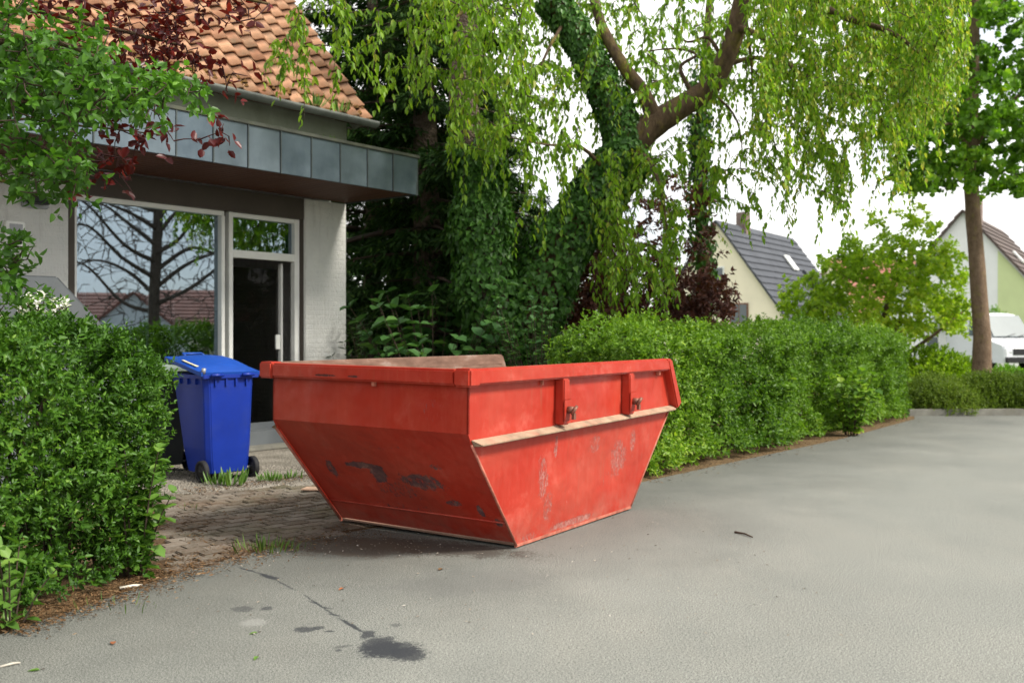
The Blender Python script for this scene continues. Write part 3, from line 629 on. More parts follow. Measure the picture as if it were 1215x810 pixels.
# intercom box and lamp on the left wall
tb0, tb1 = fac(4, 0), fac(27, 0)
def zat(u, v, y=0):
    t = fac(u, y); Y = F0[1] + t * FD[1] + y * FE[1]; return EYE + (HOR - v) / FPX * Y
ib = thing('intercom_box', 'white intercom box on the pale wall left of the shop window', 'intercom', tuple((F0 + FD * tb0)) + (zat(15, 295),), R(51.5))
bw, bh = tb1 - tb0, zat(15, 263) - zat(15, 295)
MB().box((0, -.06, 0), (bw, -.003, bh)).build('housing', M['frame'], ib, bevel=.01)
MB().box((.03, -.066, bh * .42), (bw - .03, -.062, bh * .9)).build('screen', M['metal_grey'], ib)
for k in (.25, .7): MB().tube([(bw * k, -.058, bh * .22), (bw * k, -.07, bh * .22)], .018, 10).build('button', M['black'], ib)
tb0 = fac(24, 0)
wl = thing('wall_lamp', 'small grey wall lamp above the intercom box, half hidden by leaves', 'wall lamp', tuple((F0 + FD * tb0)) + (zat(30, 246),), R(51.5))
MB().box((0, -.05, 0), (.26, -.003, .12)).build('bracket', M['metal_grey'], wl, bevel=.01)
MB().box((.02, -.16, .03), (.24, -.052, .10)).build('lamp_head', M['black'], wl, bevel=.02)
# grey stair wall behind the left hedge
a, b, c, d = PX(-90, 322, 8.3), PX(68, 328, 8.6), PX(128, 392, 8.9), PX(175, 440, 9.1)
sw = MB().prism([(a[0], a[1], 0), (d[0], d[1], 0), tuple(d), tuple(c), tuple(b), tuple(a)], (-.14, .18, 0)).build('ramp_wall', M['greywall'], bevel=.012)
tag(sw, 'grey panelled side wall with a sloping top behind the left hedge', 'wall')

# ------------------------------------------------------------------ the red skip
SK = thing('skip', 'big scuffed red steel skip standing at the edge of the road', 'skip', (-.2447, 5.6604, .012), rot=(.010, -.0024, R(57.1)))
Wd, Ln, Hr, Hf, en, ef, ch = 1.66, 2.926, 1.145, .765, .63, .653, .165
def sk(mb, name, mat, bevel=0, parent=None): return mb.build(name, mat, parent or SK, bevel=bevel)
T = .012
def plate(pts, nvec): return MB().prism(pts, tuple(np.array(nvec) * T))
wi, wb = .03, .085          # how far the wall stands in from the rim, top and bottom
ZL = .70
# near end: upright upper plate, sloping lower plate with weld seam and bent bottom edge
sk(plate([(0.02, wi, Hf), (.02, Wd - wi, Hf), (.02, Wd - wi, Hr - .02), (.02, wi, Hr - .02)], (1, 0, 0)), 'end_wall', M['red_end'])
def lerp(a, b, f): return tuple(np.array(a) + (np.array(b) - np.array(a)) * f)
e0, e1 = (.02, wi, Hf), (en, wb, 0.02); f0, f1 = (.02, Wd - wi, Hf), (en, Wd - wb, 0.02)
zs = np.linspace(0, 1, 9); ys = np.linspace(0, 1, 15); vs = []
for zf in zs:
    for yf in ys:
        p = np.array(lerp(lerp(e0, e1, zf), lerp(f0, f1, zf), yf)); dent = .010 * math.sin(yf * 9 + zf * 4) * math.sin(zf * 3.14) * math.sin(yf * 3.14) + .016 * math.exp(-((yf - .62) / .13) ** 2 - ((zf - .35) / .2) ** 2)
        vs.append(p + np.array([.77, 0, .64]) * dent)
nf = len(ys); fs = [(i * nf + j, i * nf + j + 1, (i + 1) * nf + j + 1, (i + 1) * nf + j) for i in range(len(zs) - 1) for j in range(nf - 1)]
sk(MB().add(vs, fs, True), 'end_wall', M['red_end'])
a_, b_ = lerp(e0, e1, .80), lerp(f0, f1, .80)
sk(MB().tube([np.array(a_) + (-.004, .01, -.003), np.array(b_) + (-.004, -.01, -.003)], .006, 6), 'weld_seam', M['red_rim'])
sk(plate([(en + .005, wb, 0.0), (en + .005, Wd - wb, 0.0), (Ln - ef, Wd - wb, 0), (Ln - ef, wb, 0)], (0, 0, 1)), 'floor', M['rust'])
sk(plate([(Ln - .02, wi, Hf), (Ln - .02, Wd - wi, Hf), (Ln - ef, Wd - wb, 0.02), (Ln - ef, wb, 0.02)], (-.77, 0, .64)), 'loading_end', M['red_side'])
for sgn in (0, 1):
    Yf = (lambda y: y) if sgn == 0 else (lambda y: Wd - y)
    s1 = 1 if sgn == 0 else -1
    up = [(.02, Yf(wi), Hr - .02), (.02, Yf(wi), Hf), (.055, Yf(wi), ZL), (Ln - .05, Yf(wi), ZL + .03), (Ln, Yf(wi), Hf), (Ln - ch, Yf(wi), Hr - .02)]
    sk(plate(up, (0, s1, 0)), 'side_wall', M['red_side'])
    lo = [(.055, Yf(wi + .004), ZL - .002), (en, Yf(wb), 0.0), (Ln - ef, Yf(wb), 0.0), (Ln - .05, Yf(wi + .004), ZL + .028)]
    # lower wall as a gently dented grid
    nzv, nxv = 9, 22; vs = []
    for i in range(nzv):
        fz = i / (nzv - 1); A_, B_ = np.array(lerp(lo[0], lo[1], fz)), np.array(lerp(lo[3], lo[2], fz))
        for j in range(nxv):
            fx = j / (nxv - 1); p = A_ + (B_ - A_) * fx
            dn = (.009 * math.sin(fx * 11 + fz * 3) + .007 * math.sin(fx * 5 - fz * 6 + 1)) * math.sin(fz * 3.14) * math.sin(fx * 3.14)
            vs.append(p + np.array([0, s1 * dn, 0]))
    sk(MB().add(vs, [(i * nxv + j, i * nxv + j + 1, (i + 1) * nxv + j + 1, (i + 1) * nxv + j) for i in range(nzv - 1) for j in range(nxv - 1)], True), 'side_wall', M['red_side'])
    # inner lining sheet, rusty
    sk(plate([(.05, Yf(wi + .016), Hr - .03), (en + .02, Yf(wb + .02), .02), (Ln - ef - .02, Yf(wb + .02), .02), (Ln - .04, Yf(wi + .016), Hf), (Ln - ch - .01, Yf(wi + .016), Hr - .03)], (0, s1 * .3, 0)), 'inner_lining', M['rust'])
    # folded edge steel between end plate and side plate
    sk(MB().tube([(.052, Yf(wi - .002), ZL), (en - .002, Yf(wb - .003), .004)], .009, 6), 'edge_strip', M['scuff'])
    sk(MB().tube([(Ln - .052, Yf(wi), ZL + .03), (Ln - ef, Yf(wb), .004)], .008, 6), 'edge_strip', M['scuff'])
    sk(MB().box((en - .01, Yf(wb) - .006, -.006), (Ln - ef + .005, Yf(wb) + .006, .012)), 'bottom_edge', M['scuff'])
    # sloping ledge
    l0, l1 = .045, Ln - .03
    sk(MB().hexa([(l0 + .03, Yf(wi), ZL - .012), (l1 - .03, Yf(wi), ZL + .018), (l1 - .04, Yf(-.030), ZL + .021), (l0 + .045, Yf(-.030), ZL - .008)],
                 [(l0, Yf(wi), ZL + .030), (l1, Yf(wi), ZL + .058), (l1 - .02, Yf(-.034), ZL + .032), (l0 + .02, Yf(-.034), ZL + .003)][::1]), 'ledge', M['dust_paint'], .003)
    # rim tube along the side and down the slanting end
    sk(MB().box((.015, min(Yf(-.03), Yf(.055)), Hr - .095), (Ln - ch + .01, max(Yf(-.03), Yf(.055)), Hr)), 'rim', M['red_rim'] if sgn == 0 else M['rust'], .012)
    top = (Ln - ch - .06, Hr - .004), (Ln - ch + .02, Hr - .004); bot = (Ln + .055 - .075, Hf - .035), (Ln + .055, Hf + .01)
    ya, yb = sorted((Yf(-.034), Yf(.05)))
    sk(MB().prism([(top[0][0], ya, top[0][1]), (top[1][0], ya, top[1][1]), (bot[1][0], ya, bot[1][1]), (bot[0][0], ya, bot[0][1])], (0, yb - ya, 0)), 'slanting_rim', M['red_rim'] if sgn == 0 else M['rust'], .010)
    # stiffeners with lifting lugs
    for lx in (1.045, 2.03):
        y0, y1 = sorted((Yf(wi), Yf(-.042)))
        st = sk(MB().box((lx - .04, y0, ZL + .045), (lx + .04, y1, Hr - .094)), 'stiffener', M['red_rim'], .008)
        zc = .845
        MB().box((lx - .05, min(Yf(-.043), Yf(-.052)), zc - .07), (lx + .05, max(Yf(-.043), Yf(-.052)), zc + .07)).build('lug_plate', M['red_rim'], st, bevel=.012)
        lg = MB(); lg.tube([(lx, Yf(-.05), zc), (lx, Yf(-.095), zc)], .024, 12); lg.tube([(lx - .004, Yf(-.092), zc + .004), (lx + .004, Yf(-.108), zc - .006)], .036, 14)
        lg.box((lx - .013, min(Yf(-.104), Yf(-.084)), zc - .062), (lx + .013, max(Yf(-.104), Yf(-.084)), zc - .02)); lg.build('lifting_lug', M['lug'], st)
    sk(MB().box((Ln - ch - .16, min(Yf(wi), Yf(.0)), Hr - .13), (Ln - ch - .13, max(Yf(wi), Yf(0)), Hr - .096)), 'hook', M['scuff'], .004)
    sk(MB().box((.82, min(Yf(wi), Yf(.012)), Hr - .128), (.835, max(Yf(wi), Yf(.012)), Hr - .096)), 'hook', M['scuff'])
# end rim and corner caps
sk(MB().box((-.045, .085, Hr - .097), (.05, Wd - .085, Hr - .003)), 'rim', M['red_rim_end'], .012)
for y0 in (-.032, Wd - .088): sk(MB().box((-.052, y0, Hr - .104), (.058, y0 + .12, Hr + .004)), 'corner_cap', M['red_rim'], .012)
sk(MB().box((-.012, .72, Hr - .125), (.01, .74, Hr - .098)), 'hook', M['scuff'])
sk(MB().tube([(Ln - .03, wi + .03, Hf), (Ln - .03, Wd - wi - .03, Hf)], .03, 8), 'rim', M['red_rim'])

# ------------------------------------------------------------------ bins
def wheelie(name, label, loc, rz, bodym, lidm, openang, lidlabel=None):
    t = thing(name, label, 'wheelie bin', loc, rz, 'wheelie bins beside the shop door')
    # local: x along the wheel axle, y towards the front of the bin; back at y=0 faces the viewer
    w0, w1, d0, d1, h = .215, .275, .44, .66, .985
    b = MB(); sec = []
    for z, w, ya, yb in ((.07, w0, .02, d0), (.30, w0 + .02, .01, d0 + .06), (.86, w1 - .02, 0, d1 - .03), (.93, w1 - .012, 0, d1), (h, w1 - .012, 0, d1)):
        c = .045; sec.append([(-w + c, ya, z), (w - c, ya, z), (w, ya + c, z), (w, yb - c, z), (w - c, yb, z), (-w + c, yb, z), (-w, yb - c, z), (-w, ya + c, z)])
    vs = [p for s_ in sec for p in s_]; fs = [(i * 8 + j, i * 8 + (j + 1) % 8, (i + 1) * 8 + (j + 1) % 8, (i + 1) * 8 + j) for i in range(4) for j in range(8)] + [tuple(range(7, -1, -1))]
    b.add(vs, fs); bo = b.build('body', bodym, t, bevel=.008)
    rm = MB(); 
    for a, c in (((-w1 - .012, -.02, h - .035), (w1 + .012, .012, h + .004)), ((-w1 - .012, d1 - .012, h - .035), (w1 + .012, d1 + .03, h + .004)), ((-w1 - .012, .013, h - .035), (-w1 + .012, d1 - .013, h + .003)), ((w1 - .012, .013, h - .035), (w1 + .012, d1 - .013, h + .003))): rm.box(a, c)
    rm.build('rim', bodym, t, bevel=.006)
    rb = MB()
    for x in (-.16, -.05, .05, .16): rb.box((x - .008, -.018, h - .10), (x + .008, .004, h - .036))
    for y in (.15, .3, .45): rb.box((-w1 - .008, y - .006, h - .09), (-w1 + .02, y + .006, h - .036))
    rb.build('rib', bodym, t)
    # lid hinged at the back
    lid = bpy.data.objects.new('lid', None); C.objects.link(lid); lid.parent = t; lid.location = (0, -.01, h + .012); lid.rotation_euler = (openang, 0, 0)
    lw, ld = w1 + .03, d1 + .06
    lm = MB(); vs = []; ny, nx_ = 8, 8
    for i in range(ny + 1):
        for j in range(nx_ + 1):
            fx, fy = j / nx_, i / ny; vs.append(((fx - .5) * 2 * lw, fy * ld, .012 + .065 * (math.sin(fx * math.pi) ** .5) * (math.sin(min(1, fy * 1.05 + .0) * math.pi) ** .45 if fy < .97 else .0)))
    fs = [(i * (nx_ + 1) + j, i * (nx_ + 1) + j + 1, (i + 1) * (nx_ + 1) + j + 1, (i + 1) * (nx_ + 1) + j) for i in range(ny) for j in range(nx_)]
    lm.add(vs, fs, True); lm.box((-lw, 0, -.022), (lw, .022, .014)); lm.box((-lw, ld - .022, -.022), (lw, ld, .014)); lm.box((-lw, .023, -.022), (-lw + .02, ld - .023, .0135)); lm.box((lw - .02, .023, -.022), (lw, ld - .023, .0135))
    me = lm.mesh('shell', lidm); o = bpy.data.objects.new('shell', me); C.objects.link(o); o.parent = lid
    hd = MB().tube([(.10, ld - .02, .02), (.10, ld + .045, .03), (-.10, ld + .045, .03), (-.10, ld - .02, .02)], .013, 8); hd.build('grip', lidm, lid)
    if lidlabel:
        MB().box((-lw + .03, .16, .037), (-lw + .11, .44, .040), Matrix.Rotation(.0, 4, 'X')).build('sticker', M['sticker'], lid)
        MB().tube([(-lw + .03, .015, .0), (-lw + .03, .015, .05)], .02, 8).build('hinge_pin', M['metal_grey'], lid)
    for sx in (-.16, .16): MB().tube([(sx - .06, -.045, h - .0), (sx + .06, -.045, h - .0)], .016, 8).build('handle', bodym, t)
    MB().tube([(-w0 - .06, .055, .10), (w0 + .06, .055, .10)], .011, 8).build('axle', M['metal_grey'], t)
    for sx in (-1, 1):
        wh = bpy.data.objects.new('wheel', None); C.objects.link(wh); wh.parent = t; wh.location = (sx * (w0 + .045), .055, .10)
        ty = MB(); K = 24; prof = [(-.025, .088), (-.02, .100), (.02, .100), (.025, .088), (.022, .072), (-.022, .072)]
        vs = [(px, r * math.cos(2 * math.pi * k / K), r * math.sin(2 * math.pi * k / K)) for k in range(K) for px, r in prof]; q = len(prof)
        ty.add(vs, [(k * q + j, k * q + (j + 1) % q, ((k + 1) % K) * q + (j + 1) % q, ((k + 1) % K) * q + j) for k in range(K) for j in range(q)], True); ty.build('tyre', M['rubber'], wh)
        hb = MB(); hb.tube([(-.014, 0, 0), (.014, 0, 0)], .072, 20); hb.tube([(-.026, 0, 0), (.026, 0, 0)], .022, 12); hb.build('hub', M['black'], wh)
    return t
bp = GP(275, 572); 
wheelie('recycling_bin', 'blue wheelie bin with its lid propped open, beside the red skip', (bp[0] - .05, bp[1] + .14, 0), R(46), M['blue'], M['bluelid'], R(11), True)
q = PX(226, 440, 9.75)
wheelie('refuse_bin', 'dark grey wheelie bin with grey green lid behind the blue one', (q[0] - .20, q[1] - .12, 0), R(46), M['darkbin'], M['greylid'], R(0))

# ------------------------------------------------------------------ hedges
def hedge_arrays(A, B, thick, h, dens, leaf, spr, pairs, top=1.0, ends=(1, 1), rag=.06, roundtop=.18, seed=1, back=.25, hvar=None):
    """leafy shoots on the faces of a clipped hedge; A-B is its front foot line, the hedge lies to the left of A->B"""
    A = np.array(A); B = np.array(B); L = np.linalg.norm(B - A); d = (B - A) / L; e = np.array([-d[1], d[0]])
    Ps, Ns = [], []
    def addf(n, f):
        s, w, z, nv = f(n); Ps.append(np.stack([s, w, z], 1)); Ns.append(np.tile(nv, (n, 1)))
    U = rng.uniform
    addf(int(L * h * dens), lambda n: (U(0, L, n), np.abs(rng.normal(0, .05, n)) + U(0, .10, n), U(0.02, h, n), (0, -1, .25)))
    addf(int(L * h * dens * back), lambda n: (U(0, L, n), thick - U(0, .1, n), U(0.02, h, n), (0, 1, .25)))
    addf(int(L * thick * dens * top), lambda n: (U(0, L, n), U(0, thick, n), h - np.abs(rng.normal(0, .05, n)), (0, 0, 1)))
    if ends[0]: addf(int(thick * h * dens * ends[0]), lambda n: (U(0, .12, n), U(0, thick, n), U(.02, h, n), (-1, 0, .2)))
    if ends[1]: addf(int(thick * h * dens * ends[1]), lambda n: (L - U(0, .12, n), U(0, thick, n), U(.02, h, n), (1, 0, .2)))
    n_outer = sum(len(q) for q in Ps)
    addf(int(L * h * dens * .45), lambda n: (U(.1, L - .1, n), U(.16, min(.50, thick), n), U(0.05, h - .1, n), (0, -1, .3)))
    P = np.concatenate(Ps); N = np.concatenate(Ns); inner = np.arange(len(P)) >= n_outer
    # round off the upper edges, wobble the faces
    s, w, z = P.T; r = roundtop
    for dist, ax, sg in ((w, 1, 1), (thick - w, 1, -1), (s, 0, 1), (L - s, 0, -1)):
        if ax == 0 and not ends[0 if sg == 1 else 1]: continue
        t1 = np.clip(1 - dist / r, 0, 1); z = z - r * .55 * t1 ** 2 * np.clip((z - h + 2 * r) / (2 * r), 0, 1)
    P = np.stack([s, w, z], 1); wv = wave(P, 1.6, seed) * rag + wave(P, 4.5, seed + 1) * rag * .7 + wave(P, 11, seed + 2) * rag * .35
    P = P + N * wv[:, None]; P[:, 2] = np.maximum(P[:, 2], .02)
    if hvar is not None: P[:, 2] *= 1 + hvar(P[:, 0]) * np.clip(P[:, 2] / h, 0, 1)
    X = np.stack([A[0] + d[0] * P[:, 0] + e[0] * P[:, 1], A[1] + d[1] * P[:, 0] + e[1] * P[:, 1], P[:, 2]], 1)
    Nw = np.stack([d[0] * N[:, 0] + e[0] * N[:, 1], d[1] * N[:, 0] + e[1] * N[:, 1], N[:, 2]], 1)
    D = Nw * .75 + rng.normal(0, .55, X.shape) + np.array([0, 0, .45])
    gap = (wave(P, 3.4, seed + 9) + .6 * wave(P, 8.5, seed + 4) > .55) & (rng.random(len(X)) < .8) & ~inner
    X, D, Nw, P = X[~gap], D[~gap], Nw[~gap], P[~gap]
    m = len(X); pick = rng.random(m); q = pick < .74; big = (pick >= .74) & (pick < .97); lg = pick >= .97
    lg &= (P[:, 2] > h * .25)
    return cat(sprigs(X[q], D[q], spr, pairs, leaf * .88, 55, 0, .4), sprigs(X[big], D[big], spr * 1.15, pairs, leaf * 1.3, 58, .1, .4), sprigs(X[lg] , D[lg] * .6 + Nw[lg] * .5 + [0, 0, .5], spr * 2.3, pairs + 2, leaf * .95, 50, .15, .3)), X
def tone_noise(A, s=1.5, seed=3, gain=.28, hi=.0):
    n = len(A[0]); t = rng.beta(1.8, 2.4, n) * .75 + wave(A[0], s, seed) * gain + .08 + hi
    return np.clip(t, 0, 1)
# left hedge
HA, HB = np.array([-3.45, 2.68]), np.array([-1.99, 5.55])
lh = thing('hedge', 'dense green privet hedge on the left, in front of the grey sloping wall', 'hedge', (-2.2, 5.0, 0))
A, X = hedge_arrays(HA, HB, .95, 1.40, 1150, .042, .085, 5, .9, (0, 1), .085, .26, 1, hvar=lambda s: -.05 * np.clip((s - 2.0) / 1.2, 0, 1))
foliage(lh, A, M['l_hedge'], 'foliage', .48, parts=300, tone=tone_noise(A, 1.3, 3))
mb = MB(); hd_ = nrm(HB - HA); he = np.array([-hd_[1], hd_[0]])
for k in range(150):
    s_ = random.uniform(.1, 3.2); w = random.uniform(.38, .8); p = HA + hd_ * s_ + he * w; q = p + hd_ * random.uniform(-.3, .3) + he * random.uniform(-.2, .25); mb.tube([(p[0], p[1], 0), ((p[0] + q[0]) / 2 + .03, (p[1] + q[1]) / 2, random.uniform(.4, .8)), (q[0], q[1], random.uniform(.8, 1.35))], [.012, .008, .003], 4, False)
mb.build('stems', M['twig'], lh, world=True, kind='stuff')
# right hedge with its end beside the skip
rA = np.array(GP(760, 572)[:2]) ; rB = np.array(GP(1088, 493)[:2]); rd = nrm(rB - rA); rn = np.array([-rd[1], rd[0]])
rA0 = rA + rd * .22 + rn * .12; rB0 = rB + rn * .12
rh = thing('hedge', 'long bright green clipped hedge running behind the skip along the road', 'hedge', tuple(rA) + (0,))
A, X = hedge_arrays(rA0, rB0, 1.1, 1.36, 560, .058, .12, 4, .6, (1.0, .8), .15, .22, 5, .15, lambda s: .03 * np.sin(s * 1.3 + 1) - .05 * np.clip(1 - s / 1.5, 0, 1) - .03 * np.clip((s - 5) / 4, 0, 1) + .02 * np.sin(s * 3.1))
foliage(rh, A, M['l_hedge2'], 'foliage', .55, parts=300, tone=tone_noise(A, .9, 8, .26))
mb = MB()
for k in range(130):
    s_ = random.uniform(.1, 9); w = random.uniform(.4, .9); p = rA0 + rd * s_ + rn * w; q = p + np.array([random.uniform(-.25, .25), random.uniform(-.2, .2)])
    mb.tube([(p[0], p[1], 0), ((p[0] + q[0]) / 2, (p[1] + q[1]) / 2, .5), (q[0], q[1], random.uniform(.8, 1.25))], [.014, .009, .004], 4, False)
mb.build('stems', M['twig'], rh, world=True, kind='stuff')

# ------------------------------------------------------------------ plants made of stems and leaves
def stem_plant(name, label, catg, base, nst, h, spread, leaf, wr, mat, stemm, pairs=6, shape='leaf', parts=300, group=None, ang=70, droop=.1, lean=(0, 0)):
    t = thing(name, label, catg, tuple(base), 0, group); mb = MB(); arr = []
    for k in range(nst):
        a = random.uniform(0, 6.28); r = spread * math.sqrt(random.random()); hh = h * random.uniform(.6, 1.05)
        b = np.array(base) + np.array([math.cos(a) * r * .25, math.sin(a) * r * .25, 0]); e = np.array(base) + np.array([math.cos(a) * r + lean[0], math.sin(a) * r + lean[1], hh])
        p = smooth_path([b, (b + e) / 2 + np.array([0, 0, hh * .12]), e], 4); mb.tube(p, np.linspace(.004 + .004 * h, .0025, len(p)), 5, False)
        dd = e - b; f = np.linspace(.06, 1, pairs)
        pts = b + dd * f[:, None] + np.array([0, 0, hh * .12]) * (4 * f * (1 - f))[:, None] * .5
        D = np.tile(nrm(dd), (len(pts), 1)); arr.append(sprigs(pts, D, leaf * .3, 1, leaf * 1.0, ang, droop, .3, .8))
    mb.build('stems', stemm, t, world=True)
    A = cat(*arr); foliage(t, A, mat, 'foliage', wr, shape, parts); return t
stem_plant('shrub', 'young shrub with broad oval leaves at the hedge foot, lower left corner', 'shrub', PX(14, 728, 4.55) * [1, 1, 0], 7, .42, .20, .085, .62, M['l_weed'], M['twig'], 5, lean=(.05, -.05))
stem_plant('shrub', 'larger leaved pale green sapling growing out of the left hedge near its right end', 'shrub', GP(160, 682), 12, .70, .22, .10, .62, M['l_weed'], M['twig'], 9, 'lobed', lean=(.04, -.05))
stem_plant('shrub', 'bushy shrub with large broad dark leaves behind the back of the skip', 'shrub', PX(515, 410, 12.4) * [1, 1, 0], 34, 1.85, 1.1, .19, .80, M['l_big'], M['twig'], 8, 'lobed')
stem_plant('shrub', 'tall weedy shoots with jagged leaves between pillar and skip', 'shrub', PX(445, 410, 12.9) * [1, 1, 0], 34, 1.6, .65, .12, .45, M['l_dark'], M['twig'], 12, parts=0)
stem_plant('shrub', 'leafy green shrub between the broad leaved shrub and the long hedge', 'shrub', PX(640, 410, 11.9) * [1, 1, 0], 44, 1.72, .72, .095, .62, M['l_big'], M['twig'], 12, 'lobed', parts=150)
# pale shoots on the right hedge front
for k, (u, v_) in enumerate(((905, 520), (1010, 508))):
    p = GP(u, v_ + 8); stem_plant('sapling', ['pale sapling with lobed leaves poking out of the hedge front', 'farther pale sapling with lobed leaves at the hedge front'][k], 'sapling', p, 16, .85, .36, .115, .9, M['l_hedge2'], M['twig'], 9, 'lobed', parts=0)
# white blossom shrub behind left hedge
t = thing('flowering_shrub', 'white flowering shrub peeping over the left hedge', 'shrub', tuple(PX(30, 600, 6.3) * [1, 1, 0]))
P = np.array([PX(rng.uniform(-30, 80), rng.uniform(352, 385) , rng.uniform(5.9, 6.6)) for _ in range(70)]); ln = grow([t.location + Vector((0, 0, z)) for z in (0, .3, .6, .9)], P, .1)
twig_part(ln, M['twig'], t)
A = sprigs(P, rng.normal(0, .4, P.shape) + [0, 0, 1], .08, 2, .06, 55); foliage(t, A, M['l_green'], 'foliage', .5)
P2 = P[rng.random(len(P)) < .5]; A = sprigs(P2 + [0, 0, .02], rng.normal(0, .3, P2.shape) + [.2, -.6, 1], .02, 3, .035, 80)
me_t = leafmat('white_petals', (.75, .76, .74), (.82, .82, .8), None, .6, .3); foliage(t, A, me_t, 'flowers', .8)

# ------------------------------------------------------------------ trees
def wood(t, name, pts, rad, mat, n=12, sub=5, jit=.05):
    p = smooth_path(pts, sub); r = np.interp(np.linspace(0, 1, len(p)), np.linspace(0, 1, len(rad)), rad)
    MB().tube(p, r, n, True, jit).build(name, mat, t, world=True); return p, r
def ivy_on(t, p, r, n, leaf=.075, thick=.10, drop=0, parts=300, f0=0, f1=1, tone=None, flare=None):
    k = rng.uniform(f0, f1, n) * (len(p) - 1); i = np.minimum(k.astype(int), len(p) - 2); f = (k - i)[:, None]
    c = p[i] * (1 - f) + p[i + 1] * f; rr = np.interp(k, np.arange(len(p)), r)
    if flare is not None: rr = rr + flare(k / (len(p) - 1))
    d = nrm(p[i + 1] - p[i]); a = nrm(np.cross(d, rng.normal(size=(n, 3)))); 
    bump_ = .5 + .5 * wave(c + a * .4, 3.0, 2)
    P = c + a * (rr + thick * bump_ * rng.uniform(.3, 1.1, n))[:, None]
    D = np.array([0, 0, -1.]) + a * .35 + rng.normal(0, .4, (n, 3)); N = a + rng.normal(0, .35, (n, 3)) + [0, 0, .25]
    A = (P, D, N, leaf * rng.uniform(.6, 1.2, n)); foliage(t, A, M['l_ivy'], 'ivy', .85, 'ivy', parts, tone=np.clip(rng.beta(1.6, 2.6, n) + .15 * (bump_ - .5), 0, 1)); return P
# main ivy clad cherry
Yt = 12.8
ct = thing('cherry_tree', 'large ivy clad tree behind the skip with forked mossy limbs and drooping leaves', 'tree', tuple(PX(615, 430, Yt) * [1, 1, 0]))
tr_p, tr_r = wood(ct, 'trunk', [PX(606, 560, Yt) * [1, 1, 0], PX(612, 440, Yt), PX(640, 345, Yt), PX(684, 262, Yt), PX(722, 205, Yt), PX(748, 172, Yt)], [.36, .30, .27, .26, .25, .24], M['bark'])
lb1, lr1 = wood(ct, 'limb', [PX(742, 182, Yt), PX(728, 128, Yt), PX(700, 72, Yt), PX(672, 22, Yt - .1), PX(640, -25, Yt - .2), PX(590, -120, Yt - .6), PX(540, -260, Yt - 1.2)], [.225, .205, .19, .175, .16, .12, .06], M['bark'])
lb2, lr2 = wood(ct, 'limb', [PX(742, 180, Yt), PX(772, 150, Yt), PX(806, 128, Yt), PX(842, 102, Yt), PX(866, 58, Yt - .1), PX(880, 5, Yt - .2), PX(893, -70, Yt - .5), PX(920, -200, Yt - 1.0)], [.205, .185, .150, .135, .125, .115, .10, .05], M['bark'])
lb3, lr3 = wood(ct, 'limb', [PX(778, 146, Yt), PX(764, 112, Yt - .1), PX(742, 82, Yt - .1), PX(722, 48, Yt), PX(706, 5, Yt + .2), PX(690, -80, Yt + .5), PX(670, -190, Yt + .8)], [.115, .095, .085, .072, .06, .045, .025], M['bark'])
sub = []
for pts, r0 in (([PX(872, 32, Yt - .15), PX(905, 45, Yt - .5), PX(945, 85, Yt - .9), PX(990, 105, Yt - 1.2), PX(1040, 122, Yt - 1.4)], .05),
                ([PX(885, -20, Yt - .3), PX(940, -10, Yt - .9), PX(1000, 20, Yt - 1.5), PX(1060, 40, Yt - 1.9), PX(1110, 80, Yt - 2.1)], .06),
                ([PX(893, -70, Yt - .5), PX(960, -100, Yt - 1.0), PX(1050, -90, Yt - 1.6), PX(1120, -40, Yt - 1.8)], .06),
                ([PX(858, 78, Yt), PX(905, 70, Yt + .3), PX(950, 110, Yt + .5), PX(975, 160, Yt + .6), PX(990, 200, Yt + .6)], .035),
                ([PX(880, 5, Yt - .2), PX(890, 60, Yt + .4), PX(893, 110, Yt + .5), PX(892, 150, Yt + .6)], .03),
                ([PX(838, 104, Yt), PX(870, 135, Yt + .2), PX(880, 170, Yt + .3), PX(878, 200, Yt + .3)], .02),
                ([PX(826, 116, Yt), PX(812, 95, Yt), PX(808, 78, Yt), PX(826, 65, Yt), PX(800, 58, Yt), PX(760, 62, Yt - .1)], .035),
                ([PX(856, 68, Yt), PX(840, 45, Yt), PX(815, 50, Yt), PX(795, 30, Yt)], .03),
                ([PX(640, -25, Yt - .2), PX(600, -30, Yt - .8), PX(560, 5, Yt - 1.3), PX(530, 30, Yt - 1.6)], .05),
                ([PX(600, -100, Yt - .5), PX(520, -140, Yt - 1.4), PX(440, -120, Yt - 2.2), PX(370, -60, Yt - 2.6)], .06),
                ([PX(672, 22, Yt - .1), PX(650, 60, Yt - .6), PX(630, 110, Yt - .8), PX(622, 150, Yt - .9)], .025),
                ([PX(590, -120, Yt - .6), PX(610, -160, Yt - 1.2), PX(680, -120, Yt - 1.8), PX(740, -60, Yt - 2.0)], .05),
                ([PX(720, 205, Yt - .15), PX(690, 175, Yt - .7), PX(650, 172, Yt - 1.1), PX(600, 162, Yt - 1.4)], .03),
                ([PX(748, 178, Yt - .1), PX(770, 190, Yt - .8), PX(785, 230, Yt - 1.1), PX(792, 275, Yt - 1.2)], .035)):
    p, r = wood(ct, 'branch', pts, [r0, r0 * .75, r0 * .5, .008], M['bark'], 7, 4, .08); sub += list(p)
nodes = sub + list(lb1) + list(lb2) + list(lb3)
